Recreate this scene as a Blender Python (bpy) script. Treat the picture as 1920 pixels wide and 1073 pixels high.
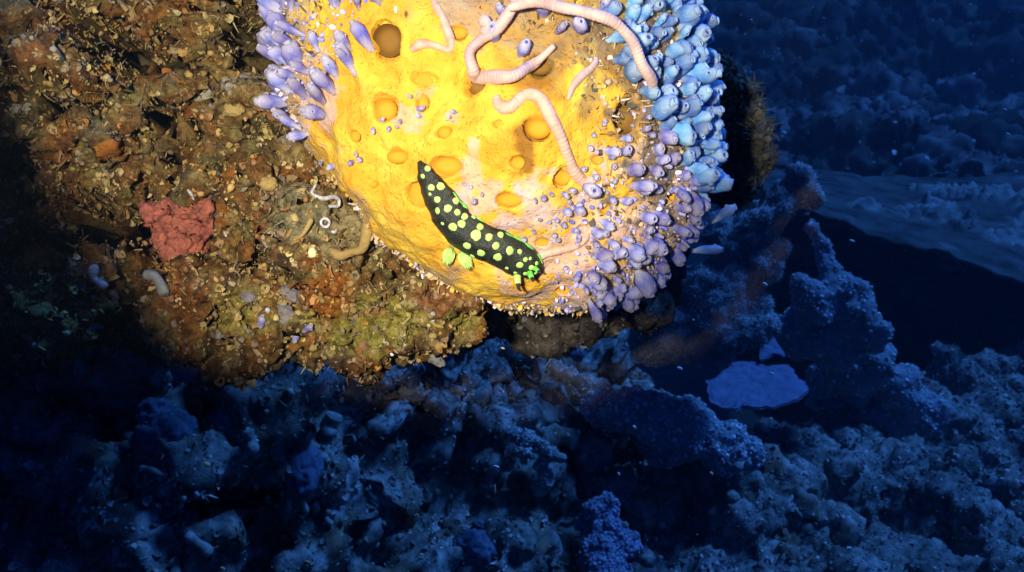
import bpy, bmesh, math, random
import numpy as np
from mathutils import Vector, Matrix
from mathutils.bvhtree import BVHTree

random.seed(7)
rng = np.random.default_rng(7)
sc = bpy.context.scene
for o in list(bpy.data.objects):
    bpy.data.objects.remove(o)
COL = sc.collection

# ------------------------------------------------------------------ camera
FPX = 1670.0                       # focal length in pixels of the 1920 px wide photograph
PITCH = math.radians(15)           # the diver looks a little down at the reef
RIGHT = np.array([1.0, 0, 0])
FWD = np.array([0, math.cos(PITCH), -math.sin(PITCH)])
UP = np.array([0, math.sin(PITCH), math.cos(PITCH)])
cam = bpy.data.cameras.new('camera')
cam_o = bpy.data.objects.new('camera', cam)
COL.objects.link(cam_o)
cam.sensor_width = 36
cam.lens = 36 * FPX / 1920
cam.clip_start = 0.01
cam.clip_end = 200
cam_o.rotation_euler = (math.pi / 2 - PITCH, 0, 0)
cam.dof.use_dof = True
cam.dof.focus_distance = 0.40
cam.dof.aperture_fstop = 32.0
sc.camera = cam_o

# ------------------------------------------------------------------ world: daylight filtered blue by the water above
SUN_EL, SUN_AZ = math.radians(60), math.radians(82)      # azimuth clockwise from +Y: from the right
world = bpy.data.worlds.new('World')
sc.world = world
world.use_nodes = True
nt = world.node_tree
nt.nodes.clear()
sky = nt.nodes.new('ShaderNodeTexSky')
sky.sky_type = 'NISHITA'
sky.sun_disc = False
sky.sun_elevation = SUN_EL
sky.sun_rotation = SUN_AZ
tint = nt.nodes.new('ShaderNodeMix')
tint.data_type = 'RGBA'
tint.blend_type = 'MULTIPLY'
tint.inputs[0].default_value = 1.0
tint.inputs[7].default_value = (0.015, 0.11, 0.60, 1)      # what metres of sea water let through
bg = nt.nodes.new('ShaderNodeBackground')
bg.inputs['Strength'].default_value = 0.07
out = nt.nodes.new('ShaderNodeOutputWorld')
nt.links.new(sky.outputs[0], tint.inputs[6])
nt.links.new(tint.outputs[2], bg.inputs['Color'])
nt.links.new(bg.outputs[0], out.inputs['Surface'])

# ------------------------------------------------------------------ sun through the surface, soft and blue
sun = bpy.data.lights.new('sun', 'SUN')
sun.energy = 4.0
sun.angle = math.radians(14)
sun.color = (0.06, 0.29, 1.0)
sun_o = bpy.data.objects.new('sun', sun)
COL.objects.link(sun_o)
sd = Vector((math.sin(SUN_AZ) * math.cos(SUN_EL), math.cos(SUN_AZ) * math.cos(SUN_EL), math.sin(SUN_EL)))
sun_o.rotation_euler = sd.to_track_quat('Z', 'Y').to_euler()

# the diver's torch, held just left of the camera
def W(px, py, d):
    return d * ((px - 960) / FPX * RIGHT + (536.5 - py) / FPX * UP + FWD)

torch = bpy.data.lights.new('dive_torch', 'SPOT')
torch.energy = 21
torch.color = (1.0, 0.92, 0.76)
torch.spot_size = math.radians(45)
torch.spot_blend = 0.34
torch.shadow_soft_size = 0.012
torch_o = bpy.data.objects.new('dive_torch', torch)
COL.objects.link(torch_o)
tpos = Vector(-0.075 * RIGHT + 0.018 * UP - 0.06 * FWD)
torch_o.location = tpos
taim = Vector(W(715, 30, 0.44))
torch_o.rotation_euler = (tpos - taim).to_track_quat('Z', 'Y').to_euler()

vs = sc.view_settings
vs.view_transform = 'Standard'
vs.look = 'None'
vs.exposure = 0
vs.gamma = 1
vs.use_curve_mapping = False
sc.cycles.use_denoising = True
sc.cycles.max_bounces = 6
sc.cycles.volume_bounces = 0

# ------------------------------------------------------------------ numeric helpers
def proj(P):
    d = P @ FWD
    return 960 + (P @ RIGHT) / d * FPX, 536.5 - (P @ UP) / d * FPX, d

def _hash(i, j, k, seed):
    h = (i * 374761393 + j * 668265263 + k * 2147483647 + seed * 1274126177) & 0xFFFFFFFF
    h = ((h ^ (h >> 13)) * 1274126177) & 0xFFFFFFFF
    h = ((h ^ (h >> 16)) * 2246822519) & 0xFFFFFFFF
    return h ^ (h >> 15)

_G = np.random.default_rng(3).normal(size=(256, 3))
_G /= np.linalg.norm(_G, axis=1)[:, None]

def perlin(P, scale, seed=0):
    p = P / scale
    i = np.floor(p).astype(np.int64)
    f = p - i
    u = f * f * f * (f * (f * 6 - 15) + 10)
    r = np.zeros(len(P))
    for a in (0, 1):
        for b in (0, 1):
            for c in (0, 1):
                g = _G[_hash(i[:, 0] + a, i[:, 1] + b, i[:, 2] + c, seed) & 255]
                d = g[:, 0] * (f[:, 0] - a) + g[:, 1] * (f[:, 1] - b) + g[:, 2] * (f[:, 2] - c)
                w = (u[:, 0] if a else 1 - u[:, 0]) * (u[:, 1] if b else 1 - u[:, 1]) * (u[:, 2] if c else 1 - u[:, 2])
                r += w * d
    return r * 1.5

def worley(P, scale, seed=0):
    p = P / scale
    i = np.floor(p).astype(np.int64)
    best = np.full(len(P), 9.0)
    for a in (-1, 0, 1):
        for b in (-1, 0, 1):
            for c in (-1, 0, 1):
                q = i + (a, b, c)
                h = _hash(q[:, 0], q[:, 1], q[:, 2], seed)
                pt = q + np.stack([(h & 1023) / 1023.0, ((h >> 10) & 1023) / 1023.0, ((h >> 20) & 1023) / 1023.0], 1)
                best = np.minimum(best, ((pt - p) ** 2).sum(1))
    return np.sqrt(best)

def fbm(P, scale, octv=3, seed=0):
    r, a = np.zeros(len(P)), 1.0
    for k in range(octv):
        r += a * perlin(P, scale / 2 ** k, seed + k)
        a *= 0.5
    return r

def sstep(a, b, x):
    t = np.clip((x - a) / (b - a), 0, 1)
    return t * t * (3 - 2 * t)

def ico(sub):
    bm = bmesh.new()
    bmesh.ops.create_icosphere(bm, subdivisions=sub, radius=1)
    v = np.array([x.co[:] for x in bm.verts])
    f = np.array([[x.index for x in q.verts] for q in bm.faces])
    bm.free()
    return v, f

def build_mesh(name, v, f, mat=None, col=None, smooth=True):
    """v (N,3), f (M,3) or (M,4) index array or list of faces, col per-vertex colour (N,3)"""
    me = bpy.data.meshes.new(name)
    v = np.asarray(v, dtype=np.float32)
    if isinstance(f, np.ndarray):
        n = f.shape[1]
        me.vertices.add(len(v))
        me.vertices.foreach_set('co', v.ravel())
        me.loops.add(f.size)
        me.loops.foreach_set('vertex_index', f.ravel().astype(np.int32))
        me.polygons.add(len(f))
        me.polygons.foreach_set('loop_start', np.arange(0, f.size, n, dtype=np.int32))
        me.update(calc_edges=True)
        me.validate()
    else:
        me.from_pydata([tuple(map(float, q)) for q in v], [], [tuple(int(i) for i in q) for q in f])
    if smooth:
        me.polygons.foreach_set('use_smooth', np.ones(len(me.polygons), dtype=bool))
    if col is not None:
        at = me.color_attributes.new('Col', 'FLOAT_COLOR', 'POINT')
        c = np.ones((len(v), 4), dtype=np.float32)
        c[:, :3] = col
        at.data.foreach_set('color', c.ravel())
    if mat:
        me.materials.append(mat)
    return me

def link(name, me, parent=None, label=None, cat=None, group=None, kind=None, mw=None):
    o = bpy.data.objects.new(name, me)
    COL.objects.link(o)
    if mw is not None:
        o.matrix_world = mw
    if parent is not None:
        o.parent = parent
    if label:
        o['label'] = label
    if cat:
        o['category'] = cat
    if group:
        o['group'] = group
    if kind:
        o['kind'] = kind
    return o

def mesh_np(me):
    v = np.empty(len(me.vertices) * 3, np.float32)
    me.vertices.foreach_get('co', v)
    n = np.empty(len(me.vertices) * 3, np.float32)
    me.vertices.foreach_get('normal', n)
    me.calc_loop_triangles()
    t = np.empty(len(me.loop_triangles) * 3, np.int32)
    me.loop_triangles.foreach_get('vertices', t)
    return v.reshape(-1, 3).astype(float), n.reshape(-1, 3).astype(float), t.reshape(-1, 3)

def vnormals(v, f):
    n = np.zeros_like(v)
    for k in range(f.shape[1] - 2):
        a, b, c = f[:, 0], f[:, k + 1], f[:, k + 2]
        fn = np.cross(v[b] - v[a], v[c] - v[a])
        for q in (a, b, c):
            np.add.at(n, q, fn)
    return n / np.maximum(np.linalg.norm(n, axis=1)[:, None], 1e-12)

# ------------------------------------------------------------------ materials
def mat(name, color=(0.5, 0.5, 0.5), color2=None, nscale=60, rough=0.7, attr=False, bump=0.0, bscale=400,
        sss=0.0, sssr=0.004, trans=0.0, vary=0.0, spec=0.35, detail=6, coat=0.0):
    m = bpy.data.materials.new(name)
    m.use_nodes = True
    t = m.node_tree
    L = t.links.new
    b = t.nodes['Principled BSDF']
    b.inputs['Roughness'].default_value = rough
    b.inputs['Specular IOR Level'].default_value = spec
    b.inputs['Coat Weight'].default_value = coat
    tc = t.nodes.new('ShaderNodeTexCoord')
    if attr:
        a = t.nodes.new('ShaderNodeVertexColor')
        a.layer_name = 'Col'
        src = a.outputs[0]
    else:
        c = t.nodes.new('ShaderNodeRGB')
        c.outputs[0].default_value = (*color, 1)
        src = c.outputs[0]
    if color2 is not None:
        n = t.nodes.new('ShaderNodeTexNoise')
        n.inputs['Scale'].default_value = nscale
        n.inputs['Detail'].default_value = detail
        n.inputs['Roughness'].default_value = 0.65
        L(tc.outputs['Object'], n.inputs['Vector'])
        r = t.nodes.new('ShaderNodeValToRGB')
        r.color_ramp.elements[0].position = 0.40
        r.color_ramp.elements[1].position = 0.62
        L(n.outputs[0], r.inputs[0])
        x = t.nodes.new('ShaderNodeMix')
        x.data_type = 'RGBA'
        if attr:
            x.blend_type = 'MULTIPLY'
        L(r.outputs[0], x.inputs[0])
        L(src, x.inputs[6])
        x.inputs[7].default_value = (*color2, 1)
        src = x.outputs[2]
    if vary > 0:
        oi = t.nodes.new('ShaderNodeObjectInfo')
        h = t.nodes.new('ShaderNodeHueSaturation')
        ma = t.nodes.new('ShaderNodeMapRange')
        ma.inputs['To Min'].default_value = 1 - vary
        ma.inputs['To Max'].default_value = 1 + vary * 0.6
        L(oi.outputs['Random'], ma.inputs[0])
        L(ma.outputs[0], h.inputs['Value'])
        mb = t.nodes.new('ShaderNodeMapRange')
        mb.inputs['To Min'].default_value = 0.5 + vary * 0.06
        mb.inputs['To Max'].default_value = 0.5 - vary * 0.06
        L(oi.outputs['Random'], mb.inputs[0])
        L(mb.outputs[0], h.inputs['Hue'])
        L(src, h.inputs['Color'])
        src = h.outputs[0]
    L(src, b.inputs['Base Color'])
    if sss > 0:
        b.inputs['Subsurface Weight'].default_value = sss
        b.inputs['Subsurface Radius'].default_value = (1, 0.7, 0.5)
        b.inputs['Subsurface Scale'].default_value = sssr
    if trans > 0:
        b.inputs['Transmission Weight'].default_value = trans
        b.inputs['IOR'].default_value = 1.1
    if bump > 0:
        n = t.nodes.new('ShaderNodeTexNoise')
        n.inputs['Scale'].default_value = bscale
        n.inputs['Detail'].default_value = 5
        n.inputs['Roughness'].default_value = 0.7
        L(tc.outputs['Object'], n.inputs['Vector'])
        bp = t.nodes.new('ShaderNodeBump')
        bp.inputs['Strength'].default_value = bump
        bp.inputs['Distance'].default_value = 0.002
        L(n.outputs[0], bp.inputs['Height'])
        L(bp.outputs[0], b.inputs['Normal'])
    return m

M = {}
M['reef'] = mat('reef_rock', attr=True, color2=(0.30, 0.27, 0.24), nscale=240, rough=0.85, bump=1.0, bscale=600, spec=0.2, detail=9)
M['blue_reef'] = mat('deep_reef_rock', attr=True, color2=(0.3, 0.31, 0.33), nscale=70, rough=0.9, bump=1.0, bscale=200, spec=0.15, detail=9)
M['far_reef'] = mat('far_reef_rock', attr=True, color2=(0.3, 0.3, 0.3), nscale=4, rough=0.9, bump=0.8, bscale=14, spec=0.1)
M['chips'] = mat('turf', attr=True, rough=0.7, bump=0.4, bscale=900, spec=0.3)
M['sponge'] = mat('yellow_sponge', attr=True, color2=(0.90, 0.78, 0.6), nscale=85, rough=0.75, bump=0.7, bscale=1000, sss=0.4, sssr=0.004, spec=0.25)
t_ = M['sponge'].node_tree           # pin-prick pores and fibres on the sponge's skin
vo = t_.nodes.new('ShaderNodeTexVoronoi')
vo.inputs['Scale'].default_value = 420
vo.inputs['Randomness'].default_value = 1.0
vr = t_.nodes.new('ShaderNodeValToRGB')
vr.color_ramp.elements[0].position = 0.05
vr.color_ramp.elements[1].position = 0.38
tcs = [x for x in t_.nodes if x.type == 'TEX_COORD'][0]
t_.links.new(tcs.outputs['Object'], vo.inputs['Vector'])
t_.links.new(vo.outputs['Distance'], vr.inputs[0])
b0 = [x for x in t_.nodes if x.type == 'BUMP'][0]
b1 = t_.nodes.new('ShaderNodeBump')
b1.inputs['Strength'].default_value = 0.55
b1.inputs['Distance'].default_value = 0.0015
t_.links.new(vr.outputs[0], b1.inputs['Height'])
t_.links.new(b0.outputs[0], b1.inputs['Normal'])
t_.links.new(b1.outputs[0], t_.nodes['Principled BSDF'].inputs['Normal'])
M['osculum'] = mat('osculum_shaded_lining', (0.62, 0.32, 0.022), (0.50, 0.24, 0.015), 120, rough=0.6, bump=0.25, bscale=500, spec=0.2)  # darker orange paints the shade inside the pores
def tunic(name, deep, mid, pale):
    """jelly-like tunic: pale foot and crown, deeper middle, faint lengthwise streaks; every animal a little different"""
    m = mat(name, mid, rough=0.32, sss=0.25, sssr=0.004, vary=0.32, spec=0.5, trans=0.5, bump=0.3, bscale=5)
    t = m.node_tree
    L = t.links.new
    tc = t.nodes.new('ShaderNodeTexCoord')
    oi = t.nodes.new('ShaderNodeObjectInfo')
    sep = t.nodes.new('ShaderNodeSeparateXYZ')
    L(tc.outputs['Object'], sep.inputs[0])
    mp = t.nodes.new('ShaderNodeMapping')
    mp.inputs['Scale'].default_value = (4.5, 4.5, 1.1)
    L(tc.outputs['Object'], mp.inputs['Vector'])
    L(oi.outputs['Random'], mp.inputs['Location'])
    n = t.nodes.new('ShaderNodeTexNoise')
    n.noise_dimensions = '4D'
    n.inputs['Scale'].default_value = 1.0
    n.inputs['Detail'].default_value = 4
    mw = t.nodes.new('ShaderNodeMath'); mw.operation = 'MULTIPLY'; mw.inputs[1].default_value = 40
    L(oi.outputs['Random'], mw.inputs[0]); L(mw.outputs[0], n.inputs['W'])
    L(mp.outputs[0], n.inputs['Vector'])
    ad = t.nodes.new('ShaderNodeMath'); ad.operation = 'MULTIPLY_ADD'
    ad.inputs[1].default_value = 1.1; 
    L(n.outputs[0], ad.inputs[0]); L(sep.outputs['Z'], ad.inputs[2])
    r = t.nodes.new('ShaderNodeValToRGB')
    e = r.color_ramp.elements
    e[0].position = 0.22; e[0].color = (*pale, 1)
    e[1].position = 0.85; e[1].color = (*pale, 1)
    for p_, c_ in ((0.40, mid), (0.52, deep), (0.66, mid)):
        q = e.new(p_); q.color = (*c_, 1)
    dv = t.nodes.new('ShaderNodeMath'); dv.operation = 'DIVIDE'; dv.inputs[1].default_value = 2.7
    L(ad.outputs[0], dv.inputs[0]); L(dv.outputs[0], r.inputs[0])
    hs = [x for x in t.nodes if x.type == 'HUE_SAT'][0]
    L(r.outputs[0], hs.inputs['Color'])
    return m
M['squirt_blue'] = tunic('blue_tunic', (0.16, 0.38, 0.84), (0.32, 0.57, 0.93), (0.60, 0.78, 0.97))
M['squirt_lilac'] = tunic('lilac_tunic', (0.26, 0.27, 0.80), (0.52, 0.50, 0.90), (0.82, 0.76, 0.90))
M['siphon_dark'] = mat('siphon_opening', (0.05, 0.07, 0.28), rough=0.5)
M['siphon_pale'] = mat('siphon_rim', (0.55, 0.6, 0.9), rough=0.4)
M['slug'] = mat('slug_skin', (0.012, 0.015, 0.012), (0.030, 0.034, 0.022), 260, rough=0.36, bump=0.5, bscale=700, spec=0.5)
M['slug_green'] = mat('slug_green', (0.50, 0.74, 0.20), (0.40, 0.64, 0.15), 300, rough=0.5, sss=0.2, sssr=0.001)
M['slug_rim'] = mat('slug_margin', (0.12, 0.5, 0.07), (0.2, 0.66, 0.1), 300, rough=0.5)
M['worm'] = mat('worm_skin', (0.70, 0.43, 0.33), (0.56, 0.31, 0.22), 190, rough=0.55, sss=0.2, sssr=0.002, bump=0.3, bscale=900)
M['worm_pale'] = mat('pale_worm_skin', (0.66, 0.46, 0.40), (0.46, 0.31, 0.30), 110, rough=0.5, sss=0.2, sssr=0.002, bump=0.3, bscale=900)
M['white'] = mat('white_lime', (0.60, 0.59, 0.62), (0.32, 0.30, 0.30), 500, rough=0.5, bump=0.3, bscale=1200)
M['pink_sponge'] = mat('pink_sponge', (0.50, 0.15, 0.09), (0.26, 0.075, 0.05), 260, rough=0.8, bump=0.9, bscale=600)
M['grey'] = mat('grey_shell', (0.10, 0.09, 0.10), (0.18, 0.16, 0.15), 160, rough=0.6, bump=0.4, bscale=500)
M['olive'] = mat('olive_sponge', (0.33, 0.29, 0.045), (0.24, 0.17, 0.03), 130, rough=0.75, bump=0.8, bscale=500)
M['tan'] = mat('tan_sponge', (0.42, 0.30, 0.10), (0.30, 0.19, 0.06), 130, rough=0.75, bump=0.7, bscale=600)
M['orange'] = mat('orange_sponge', (0.36, 0.13, 0.015), (0.25, 0.09, 0.012), 130, rough=0.75, bump=0.7, bscale=600)
M['bluesp'] = mat('blue_sponge', (0.10, 0.12, 0.19), (0.06, 0.07, 0.12), 60, rough=0.8, bump=0.8, bscale=300)
M['palegrey'] = mat('pale_finger', (0.26, 0.26, 0.25), (0.13, 0.13, 0.12), 110, rough=0.7, bump=0.5, bscale=500)
M['plate'] = mat('purple_plate', (0.14, 0.14, 0.23), (0.09, 0.095, 0.16), 60, rough=0.85, bump=0.7, bscale=130)
M['fuzzy'] = mat('fuzzy_coral', (0.24, 0.25, 0.27), (0.14, 0.15, 0.17), 60, rough=0.9, bump=0.8, bscale=260)
M['polyp'] = mat('polyp', (0.24, 0.25, 0.28), rough=0.7)
M['knob'] = mat('knobbly_coral', (0.24, 0.24, 0.29), (0.14, 0.15, 0.18), 60, rough=0.85, bump=0.7, bscale=260)
M['speck'] = mat('drifting_speck', (0.75, 0.62, 0.40), (0.5, 0.4, 0.25), 900, rough=0.6)

# ------------------------------------------------------------------ remeshed lumps: rocks and corals
def spheres_mesh(sph, voxel):
    """sph: list of (centre(3), radii(3) or float).  Returns (v, quads) of their voxel union."""
    bv, bf = ico(3)
    vs_, fs_, k = [], [], 0
    for c, r in sph:
        r = np.array(r) * np.ones(3)
        vs_.append(bv * r + c)
        fs_.append(bf + k)
        k += len(bv)
    me = build_mesh('tmp', np.concatenate(vs_), np.concatenate(fs_))
    o = bpy.data.objects.new('tmp', me)
    COL.objects.link(o)
    md = o.modifiers.new('r', 'REMESH')
    md.mode = 'VOXEL'
    md.voxel_size = voxel
    dg = bpy.context.evaluated_depsgraph_get()
    ev = o.evaluated_get(dg).to_mesh()
    v = np.empty(len(ev.vertices) * 3, np.float32)
    ev.vertices.foreach_get('co', v)
    f = np.empty(len(ev.loops), np.int32)
    ev.loops.foreach_get('vertex_index', f)
    v = v.reshape(-1, 3).astype(float)
    f = f.reshape(-1, 4)
    o.evaluated_get(dg).to_mesh_clear()
    bpy.data.objects.remove(o)
    bpy.data.meshes.remove(me)
    return v, f

def relax(v, f, it=2):
    e = np.concatenate([f[:, [0, 1]], f[:, [1, 2]], f[:, [2, 3]], f[:, [3, 0]]]) if f.shape[1] == 4 else np.concatenate([f[:, [0, 1]], f[:, [1, 2]], f[:, [2, 0]]])
    for _ in range(it):
        s = np.zeros_like(v)
        n = np.zeros(len(v))
        for a, b in ((0, 1), (1, 0)):
            for k in range(3):
                s[:, k] += np.bincount(e[:, a], weights=v[e[:, b], k], minlength=len(v))
            n += np.bincount(e[:, a], minlength=len(v))
        v = 0.4 * v + 0.6 * s / np.maximum(n, 1)[:, None]
    return v

def crag(v, f, layers, seed=0):
    """displace along normals: layers of (kind, scale, amount)"""
    for k, (kind, s, a) in enumerate(layers):
        n = vnormals(v, f)
        if kind == 'f':
            d = fbm(v, s, 3, seed + 11 * k)
        elif kind == 'r':
            d = 0.5 - np.abs(fbm(v, s, 3, seed + 11 * k)) * 1.6
        elif kind == 'w':                   # rounded knobs
            d = 0.6 - worley(v, s, seed + 11 * k)
        elif kind == 'h':                   # holes
            d = -sstep(0.45, 0.2, worley(v, s, seed + 11 * k))
        v = v + n * (a * d)[:, None]
    return v

def palette_color(v, pal, scale, seed, sharp=0.35):
    """blend palette entries by independent noises: patchy natural colour"""
    w = np.stack([fbm(v, scale, 3, seed + 17 * i) for i in range(len(pal))], 1) / sharp * 3
    w = np.exp(w - w.max(1)[:, None])
    w /= w.sum(1)[:, None]
    return w @ np.array(pal)

def main_piece(v, f):
    """the largest connected piece of a mesh"""
    lab = np.arange(len(v))
    while True:
        m_ = lab[f].min(1)
        new = lab.copy()
        for k in range(f.shape[1]):
            np.minimum.at(new, f[:, k], m_)
        new = new[new]
        if (new == lab).all(): break
        lab = new
    ids, cnt = np.unique(lab[f[:, 0]], return_counts=True)
    f = f[lab[f[:, 0]] == ids[cnt.argmax()]]
    u, inv = np.unique(f, return_inverse=True)
    return v[u], inv.reshape(f.shape), u

BVHS = []
def add_bvh(v, f):
    BVHS.append(BVHTree.FromPolygons([tuple(x) for x in v], [tuple(int(i) for i in q) for q in f]))
    return BVHS[-1]

def cast(px, py, trees=None):
    d = Vector(W(px, py, 1.0)).normalized()
    best = None
    for t in (trees or BVHS):
        h = t.ray_cast(Vector((0, 0, 0)), d)
        if h[0] is not None and (best is None or h[3] < best[3]):
            best = h
    if best is None:
        return None, None
    n = best[1]
    if n.dot(d) > 0:
        n = -n
    return best[0], n

# ------------------------------------------------------------------ scatter of little pieces (joined: nobody could count them)
def tpl_lump():
    v, f = ico(1)
    v = v * (1 + 0.35 * np.random.default_rng(5).normal(size=(len(v), 1)).clip(-1, 1))
    return v * (1, 1, 0.7), f

def tpl_grain():
    bm = bmesh.new()
    bmesh.ops.create_icosphere(bm, subdivisions=1, radius=1)
    v = np.array([x.co[:] for x in bm.verts]); f = np.array([[x.index for x in q.verts] for q in bm.faces]); bm.free()
    r = np.random.default_rng(9)
    return v * r.uniform(0.6, 1.25, size=(len(v), 1)), f

def tpl_flake():
    v = []
    for z in (0.0, 0.12):
        for i in range(3):
            for j in range(4):
                x, y = (i - 1) * (1 - 0.25 * abs(j - 1.5)), j / 1.5 - 0.2
                v.append((x, (z - 0.06) + 0.25 * x * x - 0.12 * y * y, y))
    f = []
    idx = lambda k, i, j: k * 12 + i * 4 + j
    for i in range(2):
        for j in range(3):
            a = [idx(0, i, j), idx(0, i + 1, j), idx(0, i + 1, j + 1), idx(0, i, j + 1)]
            b = [q + 12 for q in a]
            f += [a[:3], [a[0], a[2], a[3]], b[:3][::-1], [b[0], b[3], b[2]]]
    return np.array(v), np.array(f)

def tpl_twig(bend=0.5, r0=0.28, r1=0.16, ring=5, seg=4, h=2.4):
    v, f = [], []
    for s in range(seg + 1):
        t = s / seg
        r = r0 + (r1 - r0) * t
        if s == seg:
            r *= 0.55
        for k in range(ring):
            a = 2 * math.pi * k / ring
            v.append((r * math.cos(a) + bend * t * t, r * math.sin(a), h * t))
    for s in range(seg):
        for k in range(ring):
            a, b = s * ring + k, s * ring + (k + 1) % ring
            f += [[a, b, b + ring], [a, b + ring, a + ring]]
    top = seg * ring
    f += [[top, top + k, top + k + 1] for k in range(1, ring - 1)]
    return np.array(v), np.array(f)

def tpl_spike():
    return np.array([(0.18, 0, 0), (-0.09, 0.15, 0), (-0.09, -0.15, 0), (0, 0, 1.0)]), np.array([[0, 1, 3], [1, 2, 3], [2, 0, 3]])

def tpl_frill(seed):
    r = np.random.default_rng(seed)
    v = [(0, 0, 0.15)]
    for k in range(8):
        a = 2 * math.pi * k / 8
        q = r.uniform(0.7, 1.25)
        v.append((0.55 * q * math.cos(a), 0.55 * q * math.sin(a), 0.25 + r.uniform(-.15, .25)))
    for k in range(8):
        a = 2 * math.pi * k / 8 + 0.2
        q = r.uniform(0.8, 1.4)
        v.append((q * math.cos(a), q * math.sin(a), 0.75 * r.random() + 0.2))
    f = [[0, 1 + k, 1 + (k + 1) % 8] for k in range(8)]
    for k in range(8):
        a, b = 1 + k, 1 + (k + 1) % 8
        f += [[a, a + 8, b + 8], [a, b + 8, b]]
    return np.array(v), np.array(f)
TPL = {'frill': tpl_frill(1), 'frond': tpl_frill(2), 'lump': tpl_lump(), 'grain': tpl_grain(), 'flake': tpl_flake(), 'twig': tpl_twig(), 'curl': tpl_twig(1.3, 0.2, 0.12), 'spike': tpl_spike(),
       'tube': tpl_twig(0.3, 0.3, 0.36, 6, 3, 1.8)}

def scatter(v, f, n, kinds, size, pal, seed, mask=None, tilt=0.6, sink=0.2, facing=-0.15, patchy=0):
    """returns joined (v, f, col) of n pieces on a surface"""
    r = np.random.default_rng(seed)
    if f.shape[1] == 4:
        f = np.concatenate([f[:, [0, 1, 2]], f[:, [0, 2, 3]]])
    a, b, c = v[f[:, 0]], v[f[:, 1]], v[f[:, 2]]
    fn = np.cross(b - a, c - a)
    ar = np.linalg.norm(fn, axis=1)
    fn /= np.maximum(ar, 1e-14)[:, None]
    ctr = (a + b + c) / 3
    px, py, d = proj(ctr)
    ok = (px > -150) & (px < 2070) & (py > -150) & (py < 1220) & (d > 0.1)
    view = -ctr / np.linalg.norm(ctr, axis=1)[:, None]
    ok &= (fn * view).sum(1) > facing
    p = ar * ok
    if mask is not None:
        p = p * mask(ctr, px, py)
    p = p / d ** 1.2
    p /= p.sum()
    idx = r.choice(len(f), n, p=p)
    u, w = r.random(n), r.random(n)
    sw = u + w > 1
    u[sw], w[sw] = 1 - u[sw], 1 - w[sw]
    P = a[idx] + (b - a)[idx] * u[:, None] + (c - a)[idx] * w[:, None]
    N = fn[idx] + r.normal(size=(n, 3)) * tilt * 0.5
    N /= np.linalg.norm(N, axis=1)[:, None]
    T = np.cross(N, r.normal(size=(n, 3)))
    T /= np.linalg.norm(T, axis=1)[:, None]
    B = np.cross(N, T)
    S = size[0] * (size[1] / size[0]) ** (r.random(n) ** 1.6)
    names = list(kinds)
    kp = np.array([kinds[k] for k in names], float)
    which = r.choice(len(names), n, p=kp / kp.sum())
    pal = np.array(pal)
    pc = pal[r.integers(0, len(pal), n)]
    if patchy:
        pc = 0.28 * pc + 0.72 * palette_color(P, pal, patchy, seed + 200, 0.25)
    pc = pc * r.uniform(0.55, 1.3, (n, 1))
    V, F, C, k0 = [], [], [], 0
    for k, nm in enumerate(names):
        s = np.where(which == k)[0]
        if not len(s):
            continue
        tv, tf = TPL[nm]
        X = P[s][:, None, :] + S[s][:, None, None] * (tv[None, :, 0:1] * T[s][:, None] + tv[None, :, 1:2] * B[s][:, None] + (tv[None, :, 2:3] - sink) * N[s][:, None])
        V.append(X.reshape(-1, 3))
        F.append((tf[None] + (np.arange(len(s)) * len(tv))[:, None, None] + k0).reshape(-1, 3))
        C.append(np.repeat(pc[s], len(tv), 0))
        k0 += len(s) * len(tv)
    return np.concatenate(V), np.concatenate(F), np.concatenate(C)

# ================================================================== THE SETTING
K = 1.65          # the unlit reef stands well behind the sponge
def scale_layers(layers):
    return [(k, a * K, b * K) for (k, a, b) in layers]
WARM = [(0.30, 0.15, 0.035), (0.20, 0.09, 0.02), (0.33, 0.24, 0.08), (0.22, 0.18, 0.05), (0.10, 0.06, 0.03), (0.26, 0.11, 0.03)]
def dents(v, lst):
    """push the rock back in crevices: (px, py, rx, ry, angle, depth of rock surface, push)"""
    for (px, py, rx, ry, ang, d, push) in lst:
        c = W(px, py, d)
        a = math.radians(ang)
        q = v - c
        x, y, z = q @ RIGHT, q @ UP, q @ FWD
        s = d / FPX
        u = (x * math.cos(a) + y * math.sin(a)) / (rx * s)
        w = (-x * math.sin(a) + y * math.cos(a)) / (ry * s)
        m = sstep(1.25, 0.55, np.sqrt(u * u + w * w) + 0.25 * perlin(v, 0.02, 5)) * (np.abs(z) < 0.2 * d / 0.5)
        v = v + (push * m)[:, None] * FWD
    return v

# --- the brown outcrop the torch lights
sph = []
r = np.random.default_rng(21)
for x in range(-420, 900, 105):
    for y in range(-330, 640, 95):
        if x > 780 and y < 450: continue
        edge = 545 + 25 * math.sin(x * 0.011)
        if y > edge: continue
        d = 0.575 + 0.00003 * (x - 300) - 0.02 * math.sin(x * 0.006 + y * 0.009) + r.uniform(-0.016, 0.016)
        if y > edge - 110: d += 0.008
        if x < 480: d -= 0.02
        rr = r.uniform(0.036, 0.052)
        sph.append((W(x + r.uniform(-35, 35), y + r.uniform(-30, 30), d), (rr * 1.25, rr * 1.0, rr * 0.95)))
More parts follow.
